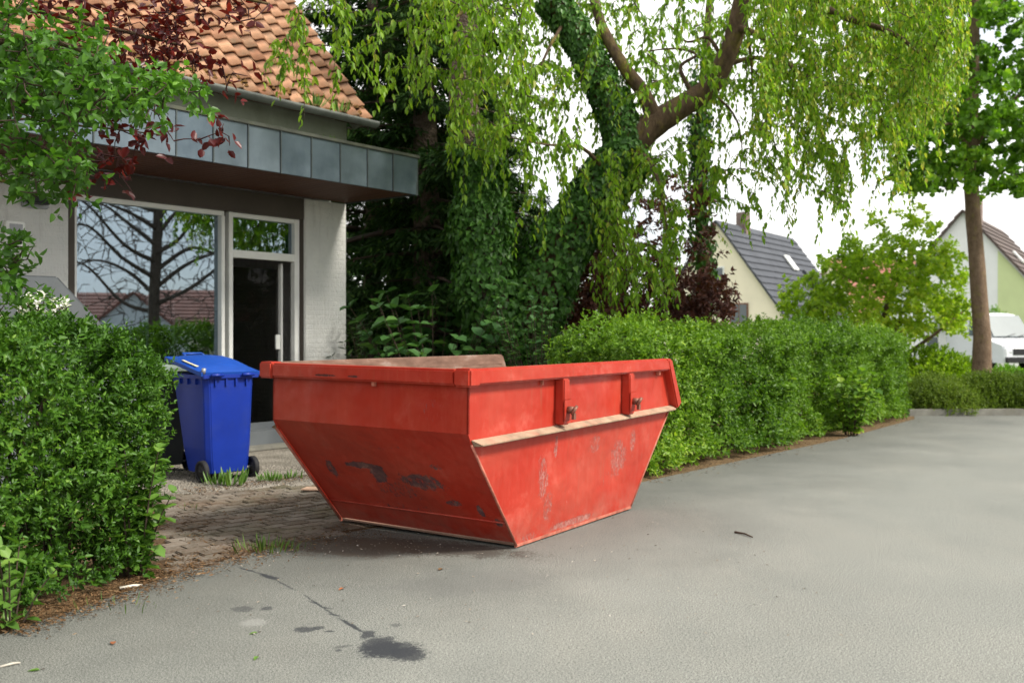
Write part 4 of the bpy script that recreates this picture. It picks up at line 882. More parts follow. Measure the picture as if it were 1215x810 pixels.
tips = np.concatenate([box_tips(130, 488, 640, -15, 105, 9.8, 11.8), box_tips(110, 530, 690, 75, 190, 10.6, 12.4), box_tips(14, 610, 700, 190, 250, 11.4, 12.4), box_tips(120, 705, 815, 170, 315, 11.2, 12.8), box_tips(40, 720, 800, 300, 355, 11.3, 12.4),
                       box_tips(45, 690, 890, -25, 120, 11.0, 12.6), box_tips(110, 690, 890, -25, 140, 13.2, 14.6), box_tips(90, 590, 720, -20, 150, 12.6, 14.2), box_tips(24, 760, 860, 20, 190, 13.1, 14), box_tips(62, 830, 1010, 150, 255, 11, 13.5)])
tipsL = np.concatenate([box_tips(34, 315, 430, -10, 100, 9.4, 10.4), box_tips(16, 420, 490, 10, 110, 9.8, 11.2), box_tips(40, 400, 560, -80, -10, 9.6, 11)])
linesL = grow(nodes, tipsL, .22)
lines = grow(nodes, tips, .22)
tE = np.concatenate([box_tips(620, 895, 1130, -60, 125, 10.2, 13.0), box_tips(260, 895, 1130, -60, 120, 12.6, 15.0), box_tips(80, 890, 1090, 100, 180, 10.4, 12.6), box_tips(26, 930, 1080, 160, 225, 10.4, 12.6), box_tips(110, 1085, 1150, -30, 75, 10.2, 12.6)])
linesE = grow(nodes, tE, .22)
tU = ell_tips(130, PX(760, -230, 12.4), (4.4, 2.6, 1.4), .2); linesU = grow(nodes, tU, .1)  # upper crown out of view, added to block sky light over the skip
twig_part(lines + linesE + linesU, M['twig'], ct)
def strands(tips, l0, l1, prob=1.0):
    o = []
    for t in tips:
        if rng.random() > prob: continue
        l = rng.uniform(l0, l1); a = rng.uniform(0, 6.28); k = .22 * l; f = np.linspace(0, 1, 5)[:, None]
        o.append((t + np.array([math.cos(a), math.sin(a), 0]) * k * (f * (1.6 - .6 * f)) + np.array([0, 0, -1.]) * l * (f * .35 + f * f * .65), .005))
    return o
def hanging(lines, spacing, last, leaf):
    P, D = along(lines, spacing, last); n = len(P)
    P = P + rng.normal(0, .018, P.shape); out_ = rng.normal(size=(n, 3)) * [1, 1, .25]
    A = (P, np.array([0, 0, -.9]) + nrm(out_) * .75 + D * .3, nrm(out_) + [0, 0, .5] + rng.normal(0, .3, (n, 3)), leaf * rng.uniform(.55, 1.15, n)); return A
SL = strands(tips, .15, .6, .7) + strands(tipsL, .15, .4, .4); SE = strands(tE, .1, .55, .85); lines = lines + linesL; twig_part(SL + SE + linesL, M['twig'], ct, 'hanging_twigs', 3)
A = cat(hanging(SL, .034, 1, .095), hanging(lines, .024, .66, .10), hanging(lines, .045, .5, .085), hanging(linesU, .03, .8, .11))
foliage(ct, A, M['l_cherry'], 'foliage', .46, parts=300, tone=np.clip(rng.beta(1.7, 2.0, len(A[0])) * .85, 0, 1))
A = cat(hanging(SE, .017, 1, .070), hanging(linesE, .015, .66, .070), hanging(linesE, .022, .5, .062))
foliage(ct, A, M['l_cherry_y'], 'foliage', .52, tone=np.clip(rng.beta(1.7, 1.7, len(A[0])), 0, 1))
ivy_on(ct, tr_p, tr_r, 9000, .080, .22, parts=200, flare=lambda f: .16 * np.clip(1 - f * 1.3, 0, 1)); ivy_on(ct, lb1, lr1, 3800, .07, .08, parts=60, f0=.0, f1=.62)
# second ivy trunk
it = thing('ivy_trunk', 'upright tree trunk wrapped in dark ivy right of the dark spruce', 'tree', tuple(PX(588, 430, 12.6) * [1, 1, 0]))
ip, ir = wood(it, 'trunk', [PX(590, 540, 12.6) * [1, 1, 0], PX(585, 380, 12.6), PX(572, 270, 12.6), PX(566, 190, 12.6), PX(548, 110, 12.6), PX(556, 40, 12.6), PX(566, -60, 12.6), PX(560, -250, 11.8)], [.28, .26, .23, .205, .175, .15, .13, .06], M['bark2'])
ivy_on(it, ip, ir, 8200, .080, .22, parts=200, f0=0, f1=.46, flare=lambda f: .10 * np.clip(1 - f * 2, 0, 1))
tp = box_tips(60, 520, 620, -250, 10, 12.0, 13.4); ln = grow(list(ip[-18:]), tp, .2); twig_part(ln, M['twig'], it); A = hanging(ln, .03, .7, .085); foliage(it, A, M['l_cherry'], 'foliage', .46)
# thin ivy trunk further back
tt = thing('ivy_trunk', 'slender ivy covered trunk left of the cream house', 'tree', tuple(PX(834, 430, 15.5) * [1, 1, 0]))
ip, ir = wood(tt, 'trunk', [PX(838, 500, 15.5) * [1, 1, 0], PX(836, 330, 15.5), PX(830, 220, 15.5), PX(832, 140, 15.5), PX(838, 60, 15.5), PX(845, -60, 15.5)], [.12, .11, .10, .09, .07, .03], M['bark'])
ivy_on(tt, ip, ir, 1900, .085, .17, parts=0, f0=0, f1=.8)
tp = np.concatenate([box_tips(26, 800, 866, 150, 330, 15.0, 16.0), box_tips(20, 780, 900, -60, 120, 14.6, 16.4)]); ln = grow(list(ip), tp, .2); twig_part(ln, M['twig'], tt); A = hanging(ln, .05, .5, .09); foliage(tt, A, M['l_cherry'], 'foliage', .46)
# spruces
def spruce(t, base, H, Rm, levels, lean=(0, 0), trunk_r=.18, br=9, per=62, z0=.3, leaf=.16, mat='l_spruce'):
    base = np.array(base); top = base + [lean[0], lean[1], H]
    wood(t, 'trunk', [base, base + (top - base) * .33 + [.05, 0, 0], base + (top - base) * .66, top], [trunk_r, trunk_r * .8, trunk_r * .5, .02], M['bark2'], 10)
    lines = []; Ps, Ds = [], []
    for i in range(levels):
        f = i / levels; z = z0 + (H - z0) * f; c = base + (top - base) * (z / H); ln = Rm * (1 - f) ** .8 * .98 + .2
        for k in range(br):
            a = random.uniform(0, 6.28); l = ln * random.uniform(.65, 1.1)
            te = (c[0] + math.cos(a) * l * 1.15 - F0[0]) * FD[0] + (c[1] + math.sin(a) * l * 1.15 - F0[1]) * FD[1]
            if te < tp1 + .35 and z < 8: l *= .35
            if (c[0] + math.cos(a) * l - F0[0]) * FD[0] + (c[1] + math.sin(a) * l - F0[1]) * FD[1] < tp1 + .3 and z < 8: continue
            dr = random.uniform(.15, .35)
            s_ = np.linspace(0, 1, 7); p = c + np.stack([math.cos(a) * l * s_, math.sin(a) * l * s_, -dr * l * s_ ** 1.6 + .10 * l * s_], 1); lines.append((p, .018 * l + .006))
            m_ = int(per * l); q = random_s = np.sort(rng.uniform(.12, 1, m_)); pts = np.stack([np.interp(q, s_, p[:, j]) for j in range(3)], 1)
            side = np.array([-math.sin(a), math.cos(a), 0]); w = rng.choice([-1, 1], m_) * rng.uniform(.0, .32, m_) * l * (1.05 - q)
            pts = pts + side * w[:, None] + np.array([0, 0, -1.]) * (np.abs(w) * .5 + rng.uniform(0, .10, m_))[:, None]
            Ps.append(pts); Ds.append(np.tile([math.cos(a), math.sin(a), -.3], (m_, 1)) * .7 + side * np.sign(w)[:, None] * .8 + rng.normal(0, .25, (m_, 3)) + [0, 0, -.25])
    twig_part(lines, M['twig'], t, 'branches'); P = np.concatenate(Ps); D = np.concatenate(Ds)
    # three narrow needle sprays at each place
    A = cat(*[(P + rng.normal(0, .03, P.shape), D + rng.normal(0, .45, D.shape), rng.normal(0, .4, P.shape) + [0, 0, 1], leaf * rng.uniform(.6, 1.2, len(P))) for _ in range(3)])
    foliage(t, A, M[mat], 'needles', .20, 'needle', 0)
sp1 = thing('spruce_tree', 'tall dark spruce with brown scaly trunk close behind the canopy', 'tree', tuple(PX(500, 430, 14.4) * [1, 1, 0]))
spruce(sp1, PX(508, 430, 14.4) * [1, 1, 0], 11.5, 2.5, 30, (-.25, 0), .24)
sp2 = thing('spruce_tree', 'second dark spruce behind the shop building, left of the scaly trunk', 'tree', tuple(PX(438, 430, 19.0) * [1, 1, 0]))
spruce(sp2, PX(438, 430, 19.0) * [1, 1, 0], 12.5, 2.8, 32, (.1, 0), .2, 9, 56)
sp3 = thing('conifer', 'dark green conifer filling the gap behind the ivy trunk', 'tree', tuple(PX(560, 430, 17.5) * [1, 1, 0]))
spruce(sp3, PX(560, 430, 17.5) * [1, 1, 0], 6.2, 2.6, 20, (.1, 0), .16, 9, 60)
# broadleaf helper
def crown_tree(name, label, base, trunk, trad, limbs, tipsets, leaf, wr, mat, bark, twigm, shape='leaf', spacing=.10, last=.5, pairs=3, spr=.12, parts=0, sag=.05, tonehi=0, group=None, catg='tree', up=.5, gain=.2):
    t = thing(name, label, catg, tuple(base), 0, group); p, r = wood(t, 'trunk', trunk, trad, bark); nodes = list(p[len(p) // 3:])
    for pts, r0 in limbs:
        q, _ = wood(t, 'limb', pts, [r0, r0 * .6, r0 * .3], bark, 7); nodes += list(q)
    ln = grow(nodes, np.concatenate(tipsets), sag, r_max=.03); twig_part(ln, twigm, t)
    P, D = along(ln, spacing, last); D = D * .5 + rng.normal(0, .6, D.shape) + [0, 0, up * .4]
    A = sprigs(P + rng.normal(0, .04, P.shape), D, spr, pairs, leaf, 60, .25, .35, up); foliage(t, A, M[mat], 'foliage', wr, shape, parts, tone=tone_noise(A, 1.1, 4, gain, tonehi)); return t
# purple leaved shrub
b = PX(748, 430, 14.3) * [1, 1, 0]
crown_tree('plum_shrub', 'dark purple leaved shrub behind the hedge beside the ivy tree', b, [b, b + [0, 0, .8], b + [.1, 0, 1.8]], [.06, .05, .02], [([b + [0, 0, .3], b + [-.5, .1, 1.2], b + [-.9, .1, 1.9]], .04), ([b + [0, 0, .3], b + [.5, .1, 1.1], b + [1.0, 0, 1.6]], .04)],
           [box_tips(330, 655, 740, 268, 392, 13.0, 14.6), box_tips(240, 690, 800, 300, 392, 13.4, 15), box_tips(170, 780, 866, 325, 392, 13.6, 15), box_tips(30, 795, 855, 190, 330, 14, 15), box_tips(90, 760, 872, 338, 392, 13.6, 15), box_tips(110, 690, 800, 205, 300, 14, 15)], .10, .56, 'l_purple', M['bark'], M['redtwig'], spacing=.075, last=.45, catg='shrub')
# bright bush tree on the right
b = PX(1052, 430, 20.5) * [1, 1, 0]
crown_tree('bush_tree', 'bright yellow green bushy tree with open branches between the two pale houses', b, [b, b + [-.2, 0, 1.0], b + [.1, .1, 2.2]], [.10, .08, .04], [([b + [-.1, 0, .6], b + [.9, 0, 1.3], b + [1.7, .1, 1.9]], .06), ([b + [-.1, 0, .6], b + [-.9, 0, 1.4], b + [-1.5, .1, 2.0]], .06), ([b + [0, 0, 1], b + [.5, .1, 2.2], b + [.8, .1, 3]], .04)],
           [box_tips(230, 955, 1145, 300, 400, 19.4, 21.6), box_tips(100, 1000, 1125, 285, 335, 19.6, 21.4), box_tips(26, 1030, 1110, 245, 290, 20, 21), box_tips(100, 925, 1010, 340, 405, 19.5, 21), box_tips(40, 1075, 1155, 340, 385, 19.6, 21)], .125, .66, 'l_bush', M['bark'], M['twig'], spacing=.06, last=.6, pairs=4, spr=.2, tonehi=.12)
# maple with its trunk in the shrub bed
b = PX(1163, 430, 18.6) * [1, 1, 0]
crown_tree('maple_tree', 'maple with pale brown trunk rising out of the low shrubs by the kerb', b, [b, PX(1165, 400, 18.6), PX(1158, 300, 18.6), PX(1152, 200, 18.6), PX(1154, 90, 18.6), PX(1158, -60, 18.6), PX(1165, -260, 18.6)], [.195, .16, .14, .13, .115, .09, .045],
           [([PX(1153, 175, 18.6), PX(1190, 130, 18.4), PX(1235, 95, 18.2)], .08), ([PX(1153, 160, 18.6), PX(1120, 120, 18.4), PX(1085, 100, 18.2)], .07), ([PX(1152, 190, 18.6), PX(1135, 150, 17.8), PX(1110, 150, 17.2)], .06), ([PX(1156, 30, 18.6), PX(1215, -20, 18.4), PX(1260, -40, 18.2)], .08), ([PX(1156, -20, 18.6), PX(1100, -80, 18.6), PX(1060, -100, 18.6)], .08)],
           [box_tips(330, 1055, 1290, -10, 165, 16.8, 20.2), box_tips(120, 1058, 1150, 130, 228, 17.2, 19.6), box_tips(140, 1150, 1290, 130, 232, 17, 20), box_tips(150, 1040, 1300, -260, 0, 16.8, 20.4)], .115, .95, 'l_maple', M['bark3'], M['twig'], 'lobed', spacing=.055, last=.8, pairs=3, spr=.16, gain=.22)
# background broadleaf, closing the gaps low down
for u, Y, w, top, lab in ((610, 19.0, 1.5, 250, 'dim broadleaf tree far behind the ivy trunks'), (700, 22, 1.4, 305, 'low dark tree behind the purple shrub')):
    b = PX(u, 430, Y) * [1, 1, 0]; zt = PX(u, top, Y)[2]
    crown_tree('background_tree', lab, b, [b, b + [0, 0, zt * .5], b + [0, 0, zt * .8]], [.14, .1, .05], [], [ell_tips(260, b + [0, 0, zt * .55], (w, 1.0, zt * .45), .2)], .12, .6, 'l_dark', M['bark'], M['twig'], spacing=.12, last=.5)
# near branches hanging in from the left
b = np.array([-3.75, 5.9, 0])
crown_tree('leafy_tree', 'near green tree reaching in from the left edge above the hedge', b, [b, b + [0, 0, 1.6], b + [.1, -.1, 3.2], b + [.2, -.2, 5.0]], [.12, .10, .08, .03],
           [([b + [0, 0, 1.9], PX(-20, 150, 5.6), PX(70, 110, 5.4), PX(160, 110, 5.3)], .03), ([b + [0, -.05, 2.4], PX(-20, 60, 5.4), PX(60, 50, 5.2), PX(120, 70, 5.1)], .03), ([b + [0, 0, 1.5], PX(-30, 230, 5.6), PX(20, 215, 5.5), PX(60, 200, 5.4)], .02), ([b + [0, 0, .9], PX(-40, 330, 5.7), PX(0, 310, 5.6)], .015)],
           [box_tips(250, -40, 115, 60, 220, 4.9, 6.1), box_tips(110, 0, 130, 30, 120, 4.9, 5.9), box_tips(80, 100, 200, 85, 142, 5.0, 5.8), box_tips(22, 190, 245, 90, 118, 5.1, 5.6), box_tips(50, 20, 95, 185, 235, 5.0, 5.8), box_tips(40, -30, 45, 285, 352, 5.2, 5.8), box_tips(60, -80, 60, -60, 30, 5, 6), ell_tips(260, (-3.3, 4.6, 5.7), (2.8, 3.0, 1.5), .2)],  # last set: unseen high crown, added to shade the left side from the sky
           .068, .60, 'l_green', M['bark'], M['twig'], spacing=.045, last=.36, pairs=2, spr=.07, parts=300, sag=.02, up=.7)
b = np.array([-4.7, 7.45, 0])
crown_tree('copper_beech', 'copper beech with dark red leaves hanging in front of the clay tiled roof', b, [b, b + [0, 0, 2.0], b + [.1, -.2, 4.0], b + [.3, -.3, 6.2]], [.14, .12, .09, .03],
           [([b + [0, 0, 3.0], PX(0, 20, 6.8), PX(110, 30, 6.6), PX(220, 55, 6.5)], .03), ([b + [0, 0, 3.2], PX(60, -40, 6.8), PX(200, -20, 6.6), PX(320, 5, 6.6)], .03), ([b + [0, 0, 2.2], PX(0, 150, 6.9), PX(100, 150, 6.7), PX(190, 160, 6.5)], .015)],
           [box_tips(105, 40, 215, -5, 80, 6.3, 7.0), box_tips(36, 180, 310, -20, 40, 6.3, 6.9), box_tips(24, 150, 235, 55, 90, 6.3, 6.8), box_tips(22, 118, 190, 130, 168, 6.4, 6.8), box_tips(12, 190, 275, 140, 178, 6.4, 6.7), box_tips(8, 240, 310, 72, 112, 6.4, 6.7), box_tips(22, 80, 165, 180, 228, 6.5, 6.9), box_tips(14, 0, 120, 60, 110, 6.4, 7)],
           .078, .68, 'l_red', M['bark'], M['redtwig'], spacing=.075, last=.36, pairs=1, spr=.05, parts=300, sag=.03, up=.9, gain=.12)

# ------------------------------------------------------------------ low plants by the kerb and beyond
def mound(name, label, c, r, n, leaf, wr, mat, group=None, catg='shrub', spr=.13, pairs=4, shape='leaf', updir=1.0):
    t = thing(name, label, catg, (c[0], c[1], 0), 0, group)
    d = nrm(rng.normal(size=(n, 3)) + [0, -.25, .25]); d[:, 2] = np.abs(d[:, 2]); k = rng.uniform(.55, 1.0, n)[:, None]; P = np.array([c[0], c[1], 0]) + d * k * np.array(r)
    P = P * [1, 1, 1] + d * (wave(P, 2.2, 3) * .12)[:, None]; P[:, 2] = np.maximum(P[:, 2], .02)
    A = sprigs(P, d * .6 + rng.normal(0, .4, P.shape) + [0, 0, updir * .7], spr, pairs, leaf, 40, 0, .35); foliage(t, A, M[mat], 'foliage', wr, shape, 0, tone=tone_noise(A, 1.2, 2, .25)); 
    mb = MB()
    for k in range(26):
        a = random.uniform(0, 6.28); q = (c[0] + r[0] * .7 * math.cos(a), c[1] + r[1] * .7 * math.sin(a), r[2] * random.uniform(.4, .8)); mb.tube([(c[0] + .1 * math.cos(a), c[1] + .1 * math.sin(a), 0), ((c[0] + q[0]) / 2, (c[1] + q[1]) / 2, q[2] * .7), q], [.012, .008, .003], 4, False)
    mb.build('stems', M['twig'], t, world=True); return t
for u, v_, Y, rx, top, lab, mt in ((1118, 0, 17.3, .75, .62, 'low feathery shrub at the kerb, nearest the end of the long hedge', 'l_low'), (1170, 0, 17.5, .80, .66, 'low feathery shrub at the kerb right under the maple trunk', 'l_low'), (1218, 0, 17.4, .75, .60, 'low feathery shrub at the kerb by the right edge of the photo', 'l_low'), (1285, 0, 17.5, .9, .6, None, 'l_bush')):
    if lab is None: continue
    c = PX(u, 430, Y); mound('low_shrub', lab, c, (rx, .75, top), 3000, .055, .40, mt, 'low shrubs in the kerbside bed')
for u, Y, rx, top, lab in ((1108, 20.2, 1.2, 1.05, 'rounded green shrub behind the end of the long hedge'), (1185, 24.0, 1.3, .5, 'dark green bush behind the maple trunk'), (965, 24.0, 2.0, 1.5, 'bright shrub in front of the cream house'), (1178, 43.0, 1.2, 2.6, 'tall green bush beside the white van')):
    c = PX(u, 430, Y); mound('round_shrub', lab, c, (rx, 1.0, top), 1300, .10, .55, 'l_bush' if u in (965, 1108) else 'l_maple', None)
# distant hedge line, closing the horizon
n = 5200; u = rng.uniform(-500, 1900, n); Yd = rng.uniform(95, 120, n); P = np.stack([(u - 607.5) / FPX * Yd, Yd, rng.uniform(0, 1, n) ** 1.2 * (5.0 + 1.5 * np.sin(u * .021) + np.sin(u * .05))], 1)
A = sprigs(P, rng.normal(0, .6, P.shape) + [0, -.3, .8], 1.0, 3, .9); o = foliage(None, A, M['l_dark'], 'distant_trees', .6); tag(o, 'distant dark tree line on the horizon beyond the houses', 'trees', kind='stuff')

# ------------------------------------------------------------------ houses, van
def house(name, label, apex, rid, hw, length, ridge, eave, wallm, roofm, wins=(), courses=14, chim=None, sky_=None, panel=None):
    """gable at the origin facing -y (local), ridge along +y"""
    t = thing(name, label, 'house', (apex[0], apex[1], 0), rid)
    MB().prism([(-hw, 0, 0), (hw, 0, 0), (hw, 0, eave), (0, 0, ridge - .12), (-hw, 0, eave)], (0, length, 0)).build('wall', wallm, t)
    sl = math.hypot(hw, ridge - eave); a = math.atan2(ridge - eave, hw)
    for s in (-1, 1):
        rf = bpy.data.objects.new('roof', MB().prism([(0, -.25, ridge - .10), (s * (hw + .35), -.25, eave - .35 * math.tan(a) - .10), (s * (hw + .35), -.25, eave - .35 * math.tan(a)), (0, -.25, ridge)], (0, length + .5, 0)).mesh('roof', roofm)); C.objects.link(rf); rf.parent = t
        sl2 = sl + .35 / math.cos(a)
        for k in range(courses):
            f0, f1 = k / courses, (k + 1) / courses + .01
            def q(f, h): return (s * sl2 * f * math.cos(a) + s * math.sin(a) * h, ridge - sl2 * f * math.sin(a) + math.cos(a) * h)
            p0, p1, p2 = q(f0, .01), q(min(f1, 1), .075), q(min(f1, 1), .005)
            MB().prism([(p0[0], -.26, p0[1]), (p1[0], -.26, p1[1]), (p2[0], -.26, p2[1])], (0, length + .52, 0)).build('tile_course', roofm, rf)
        if s == 1 and sky_:
            f, y0, y1, ln_ = sky_; p0, p1 = q(f, .10), q(f + ln_, .10); MB().prism([(p0[0], y0, p0[1]), (p1[0], y0, p1[1]), (p1[0], y1, p1[1]), (p0[0], y1, p0[1])], (.05, 0, .06)).build('skylight', M['frame'], rf)
        if s == 1 and chim:
            cx, cy = chim; MB().box((cx - .3, cy - .3, ridge - 1.2), (cx + .3, cy + .3, ridge + .75)).build('chimney', M['chimney'], rf)
    for (x, z, w, h, fm) in wins:
        fr_ = MB().box((x - w / 2, -.05, z), (x + w / 2, -.004, z + h)).build('window', M[fm], t)
        MB().box((x - w / 2 + .08, -.07, z + .08), (x - .03, -.052, z + h - .08)).build('pane', M['farglass'], fr_); MB().box((x + .03, -.07, z + .08), (x + w / 2 - .08, -.052, z + h - .08)).build('pane', M['farglass'], fr_)
        MB().box((x - w / 2 - .08, -.14, z - .08), (x + w / 2 + .08, -.004, z - .003)).build('sill', M['frame'], fr_)
    if panel: MB().prism(panel, (0, .026, 0)).build('lime_panel', M['lime'], t)
    for s in (-1, 1):
        xe = s * (hw + .38); MB().tube([(xe, -.2, eave - .48), (xe, length + .2, eave - .48)], .06, 8).build('gutter', M['gutter'], t)
        MB().tube([(s * (hw + .06), -.06, eave - .5), (s * (hw + .06), -.06, .05)], .04, 6).build('downpipe', M['gutter'], t)
    return t
hc = house('house', 'cream gabled house with dark grey roof and a white skylight', (10.85, 52.0), R(-35), 3.75, 11.6, 7.45, 2.35, M['house_cream'], M['slate'], [(-.05, 3.85, .95, 1.15, 'frame'), (1.25, 1.95, 1.0, 1.1, 'frame_brown'), (-2.0, 1.9, 1.0, 1.1, 'frame_brown')], 15, (.1, 3.4), (.28, 6.7, 7.5, .15))
MB().prism([(1.75, 8.3, 5.1), (3.7, 8.3, 2.5), (3.7, 8.3, 3.6), (1.9, 8.3, 5.2)], (0, 2.6, 0)).build('dormer', M['slate'], hc)
house('house', 'far house with weathered red tiled roof seen between cream house and bushy tree', (23.4, 72.0), R(-80), 4.2, 12, 7.0, 3.0, M['house_cream'], M['redtile'], [], 10)
pa = PX(1143, 249, 47.0)
house('house', 'white house with lime green panel, brown roof and a chimney behind the maple trunk', (pa[0], pa[1]), R(-35), 4.3, 11, pa[2], 2.2, M['house_white'], M['browntile'], [(-1.5, 2.9, .9, 1.0, 'frame'), (1.2, .6, 1.1, 1.2, 'frame')], 16, (.25, 1.6), (.35, 2.8, 3.4, .1), [(1.5, -.03, .3), (4.22, -.03, .3), (4.22, -.03, 2.05), (1.5, -.03, 5.35)])
pb_ = PX(1128, 430, 40.0)
ann = thing('annex', 'low white flat roofed annex with windows seen under the bushy tree', 'building', (pb_[0], pb_[1], 0), R(-8))
MB().box((-1.6, 0, 0), (2.6, 3, 1.62)).build('wall', M['house_white'], ann); MB().box((-1.75, -.15, 1.62), (2.75, 3.1, 1.78)).build('roof', M['metal_grey'], ann)
for x in (-1.0, -.25, 1.0):
    f_ = MB().box((x, -.04, .75), (x + .55, -.003, 1.35)).build('window', M['frame'], ann); MB().box((x + .06, -.055, .81), (x + .49, -.042, 1.29)).build('pane', M['farglass'], f_)
# van
vp = PX(1188, 430, 37.0)
van = thing('van', 'white high roofed van parked at the right edge beyond the shrubs', 'van', (vp[0] + .98, vp[1], 0), R(14))
# local: front at y=0 facing -y
prof = [(y, z * .90) for y, z in [(0.02, .35), (0, .55), (.02, .95), (.12, 1.10), (.75, 1.28), (1.35, 2.15), (1.65, 2.42), (2.2, 2.5), (5.6, 2.5), (5.75, 2.3), (5.8, .4)]]
vm = MB(); xs = [(-.99, 0), (-.90, .06), (.90, .06), (.99, 0)]; vs = []
for x, ins in xs:
    for y, z in prof: vs.append((x * (1 - .05 * max(0, z - 1.1)), y + (.06 if abs(x) > .95 else 0), z - (.05 if abs(x) > .95 and z > 2 else 0)))
q = len(prof); vm.add(vs, [(i * q + j, (i + 1) * q + j, (i + 1) * q + j + 1, i * q + j + 1) for i in range(3) for j in range(q - 1)] + [tuple(range(q)), tuple(range(4 * q - 1, 3 * q - 1, -1))] + [(0, q, q + q - 1, q - 1), (q, 2 * q, 3 * q - 1, 2 * q - 1), (2 * q, 3 * q, 4 * q - 1, 3 * q - 1)]); vm.build('body', M['van'], van)
ws = MB().hexa([(-.84, .79, 1.30), (.84, .79, 1.30), (.76, 1.33, 2.10), (-.76, 1.33, 2.10)], [(-.84, .765, 1.325), (.84, .765, 1.325), (.76, 1.305, 2.13), (-.76, 1.305, 2.13)]).build('windscreen', M['vanglass'], van)
for x in (-.3, .25): MB().tube([(x, .75, 1.31), (x + .5, .83, 1.42)], .015, 5).build('wiper', M['black'], van)
MB().box((-.62, -.015, .62), (.62, .02, .86)).build('grille', M['black'], van); MB().box((-.95, -.05, .33), (.95, .05, .54)).build('bumper', M['black'], van, bevel=.02)
for s in (-1, 1):
    MB().hexa([(s * .66, -.002, .72), (s * .93, .05, .72), (s * .93, .10, .98), (s * .66, .04, .98)], [(s * .66, -.022, .73), (s * .95, .03, .73), (s * .95, .08, .99), (s * .66, .02, .99)]).build('headlight', M['lamp'], van)
    MB().hexa([(s * .995, 1.0, 1.35), (s * .995, 1.95, 1.35), (s * .955, 1.95, 2.0), (s * .955, 1.4, 2.0)], [(s * 1.0, 1.0, 1.35), (s * 1.0, 1.95, 1.35), (s * .96, 1.95, 2.0), (s * .96, 1.4, 2.0)]).build('side_window', M['vanglass'], van)
    MB().box((s * 1.12 - .09, .95, 1.3), (s * 1.12 + .09, 1.05, 1.62)).build('mirror', M['black'], van, bevel=.02)
    for y in (1.0, 4.7): 
        w_ = MB().tube([(s * .78, y, .34), (s * 1.0, y, .34)], .34, 20).build('wheel', M['rubber'], van); MB().tube([(s * .95, y, .34), (s * 1.01, y, .34)], .2, 14).build('rim', M['metal_grey'], w_)

# ------------------------------------------------------------------ across the road, seen mirrored in the shop window
b = np.array([18.9, 8.0, 0]); st_ = random.getstate(); random.seed(21)
bt = thing('bare_tree', 'bare street tree across the road, mirrored in the shop window', 'tree', tuple(b))
wood(bt, 'trunk', [b, b + [0, 0, 2.5], b + [.1, .1, 5], b + [0, .15, 8], b + [.1, 0, 12]], [.22, .18, .155, .12, .03], M['bark2'])
sk_ = []
for k in range(26):
    a = (1.45 if k % 2 else -1.6) + random.uniform(-.75, .75); z = 2.1 + k * .28; l = random.uniform(3.2, 4.8) * (1 - k * .02); s0 = b + [0, .05, z]; dd = np.array([math.cos(a), math.sin(a), 0])
    p, r = wood(bt, 'limb', [s0, s0 + dd * l * .3 + [0, 0, random.uniform(.3, 1.0)], s0 + dd * l * .65 + [0, 0, 1.0 + random.uniform(-.6, .7)], s0 + dd * l + [0, 0, .9 + random.uniform(-1.5, 1.5)]], [.085, .058, .036, .014], M['bark2'], 7); sk_ += list(p)
tp = ell_tips(2300, b + [0, .1, 6.0], (5.0, 5.2, 4.8), .15); ln = grow(sk_, tp, .03, .012, .035); twig_part(ln, M['bark2'], bt, 'twigs', 4, .008)
random.setstate(st_)
def rhouse(label, x, y, rz, hw, length, ridge, eave, wm): house('house', label, (x, y), rz, hw, length, ridge, eave, wm, M['redtile'], [(-1.2, 1.0, 1.1, 1.2, 'frame'), (1.2, 1.0, 1.1, 1.2, 'frame'), (0, 3.6, 1.0, 1.1, 'frame')], 10)
def rhouse2(label, x, y, rz, hw, length, ridge, eave, wm, wins): house('house', label, (x, y), rz, hw, length, ridge, eave, wm, M['redtile'], wins, 10)
rhouse2('small white gabled house across the road, mirrored left of the bare trunk', 40.4, 4.3, R(-90), 2.1, 8, 3.7, 1.9, M['house_white'], [(-.7, .8, .8, 1.0, 'frame'), (.7, .8, .8, 1.0, 'frame')])
rhouse2('long red roofed house across the road, mirrored right of the bare trunk', 56.0, 3.4, R(0), 4.5, 15, 4.5, 2.2, M['house_cream'], [])
rhouse2('red roofed house across the road, mirrored at the left side of the window', 57.0, -10.8, R(0), 4.5, 12, 4.3, 2.1, M['house_cream'], [])
# ------------------------------------------------------------------ weeds, litter, small things
def tuft(label, p, n, h, mat='l_grass', wr=.09, leafy=False, parts=0):
    t = thing('weed' if leafy else 'grass_tuft', label, 'weed' if leafy else 'grass tuft', tuple(p))
    a = rng.uniform(0, 6.28, n); r = rng.uniform(0, .10, n) * (1.5 if not leafy else .8); P = np.stack([p[0] + r * np.cos(a) * 1.6, p[1] + r * np.sin(a), np.full(n, p[2] + .004)], 1)
    D = np.stack([np.cos(a) * .5, np.sin(a) * .5, rng.uniform(.5, 1.4, n)], 1); A = (P, D, np.stack([np.cos(a), np.sin(a), np.full(n, .4)], 1) + rng.normal(0, .2, (n, 3)), h * rng.uniform(.4, 1.1, n))
    foliage(t, A, M[mat], 'blades', wr, 'leaf', parts); return t
tuft('leafy dandelion like weed in front of the left bin wheel', GP(258, 575), 30, .15, 'l_weed', .17, True, 16)
tuft('upright pale weed between the two bin wheels', GP(275, 577), 22, .17, 'l_weed', .2, True, 16)
tuft('small weed clump to the right of the bin wheels', GP(322, 571), 40, .10, 'l_weed', .22, True, 26)
tuft('weed clump closest to the skip behind the paving', GP(344, 568), 32, .09, 'l_weed', .24, True, 20)
tuft('grass tuft at the edge between paving and asphalt', GP(312, 654), 60, .11)
tuft('smaller grass tuft beside the paving edge tuft, towards the skip', GP(330, 652), 40, .07)
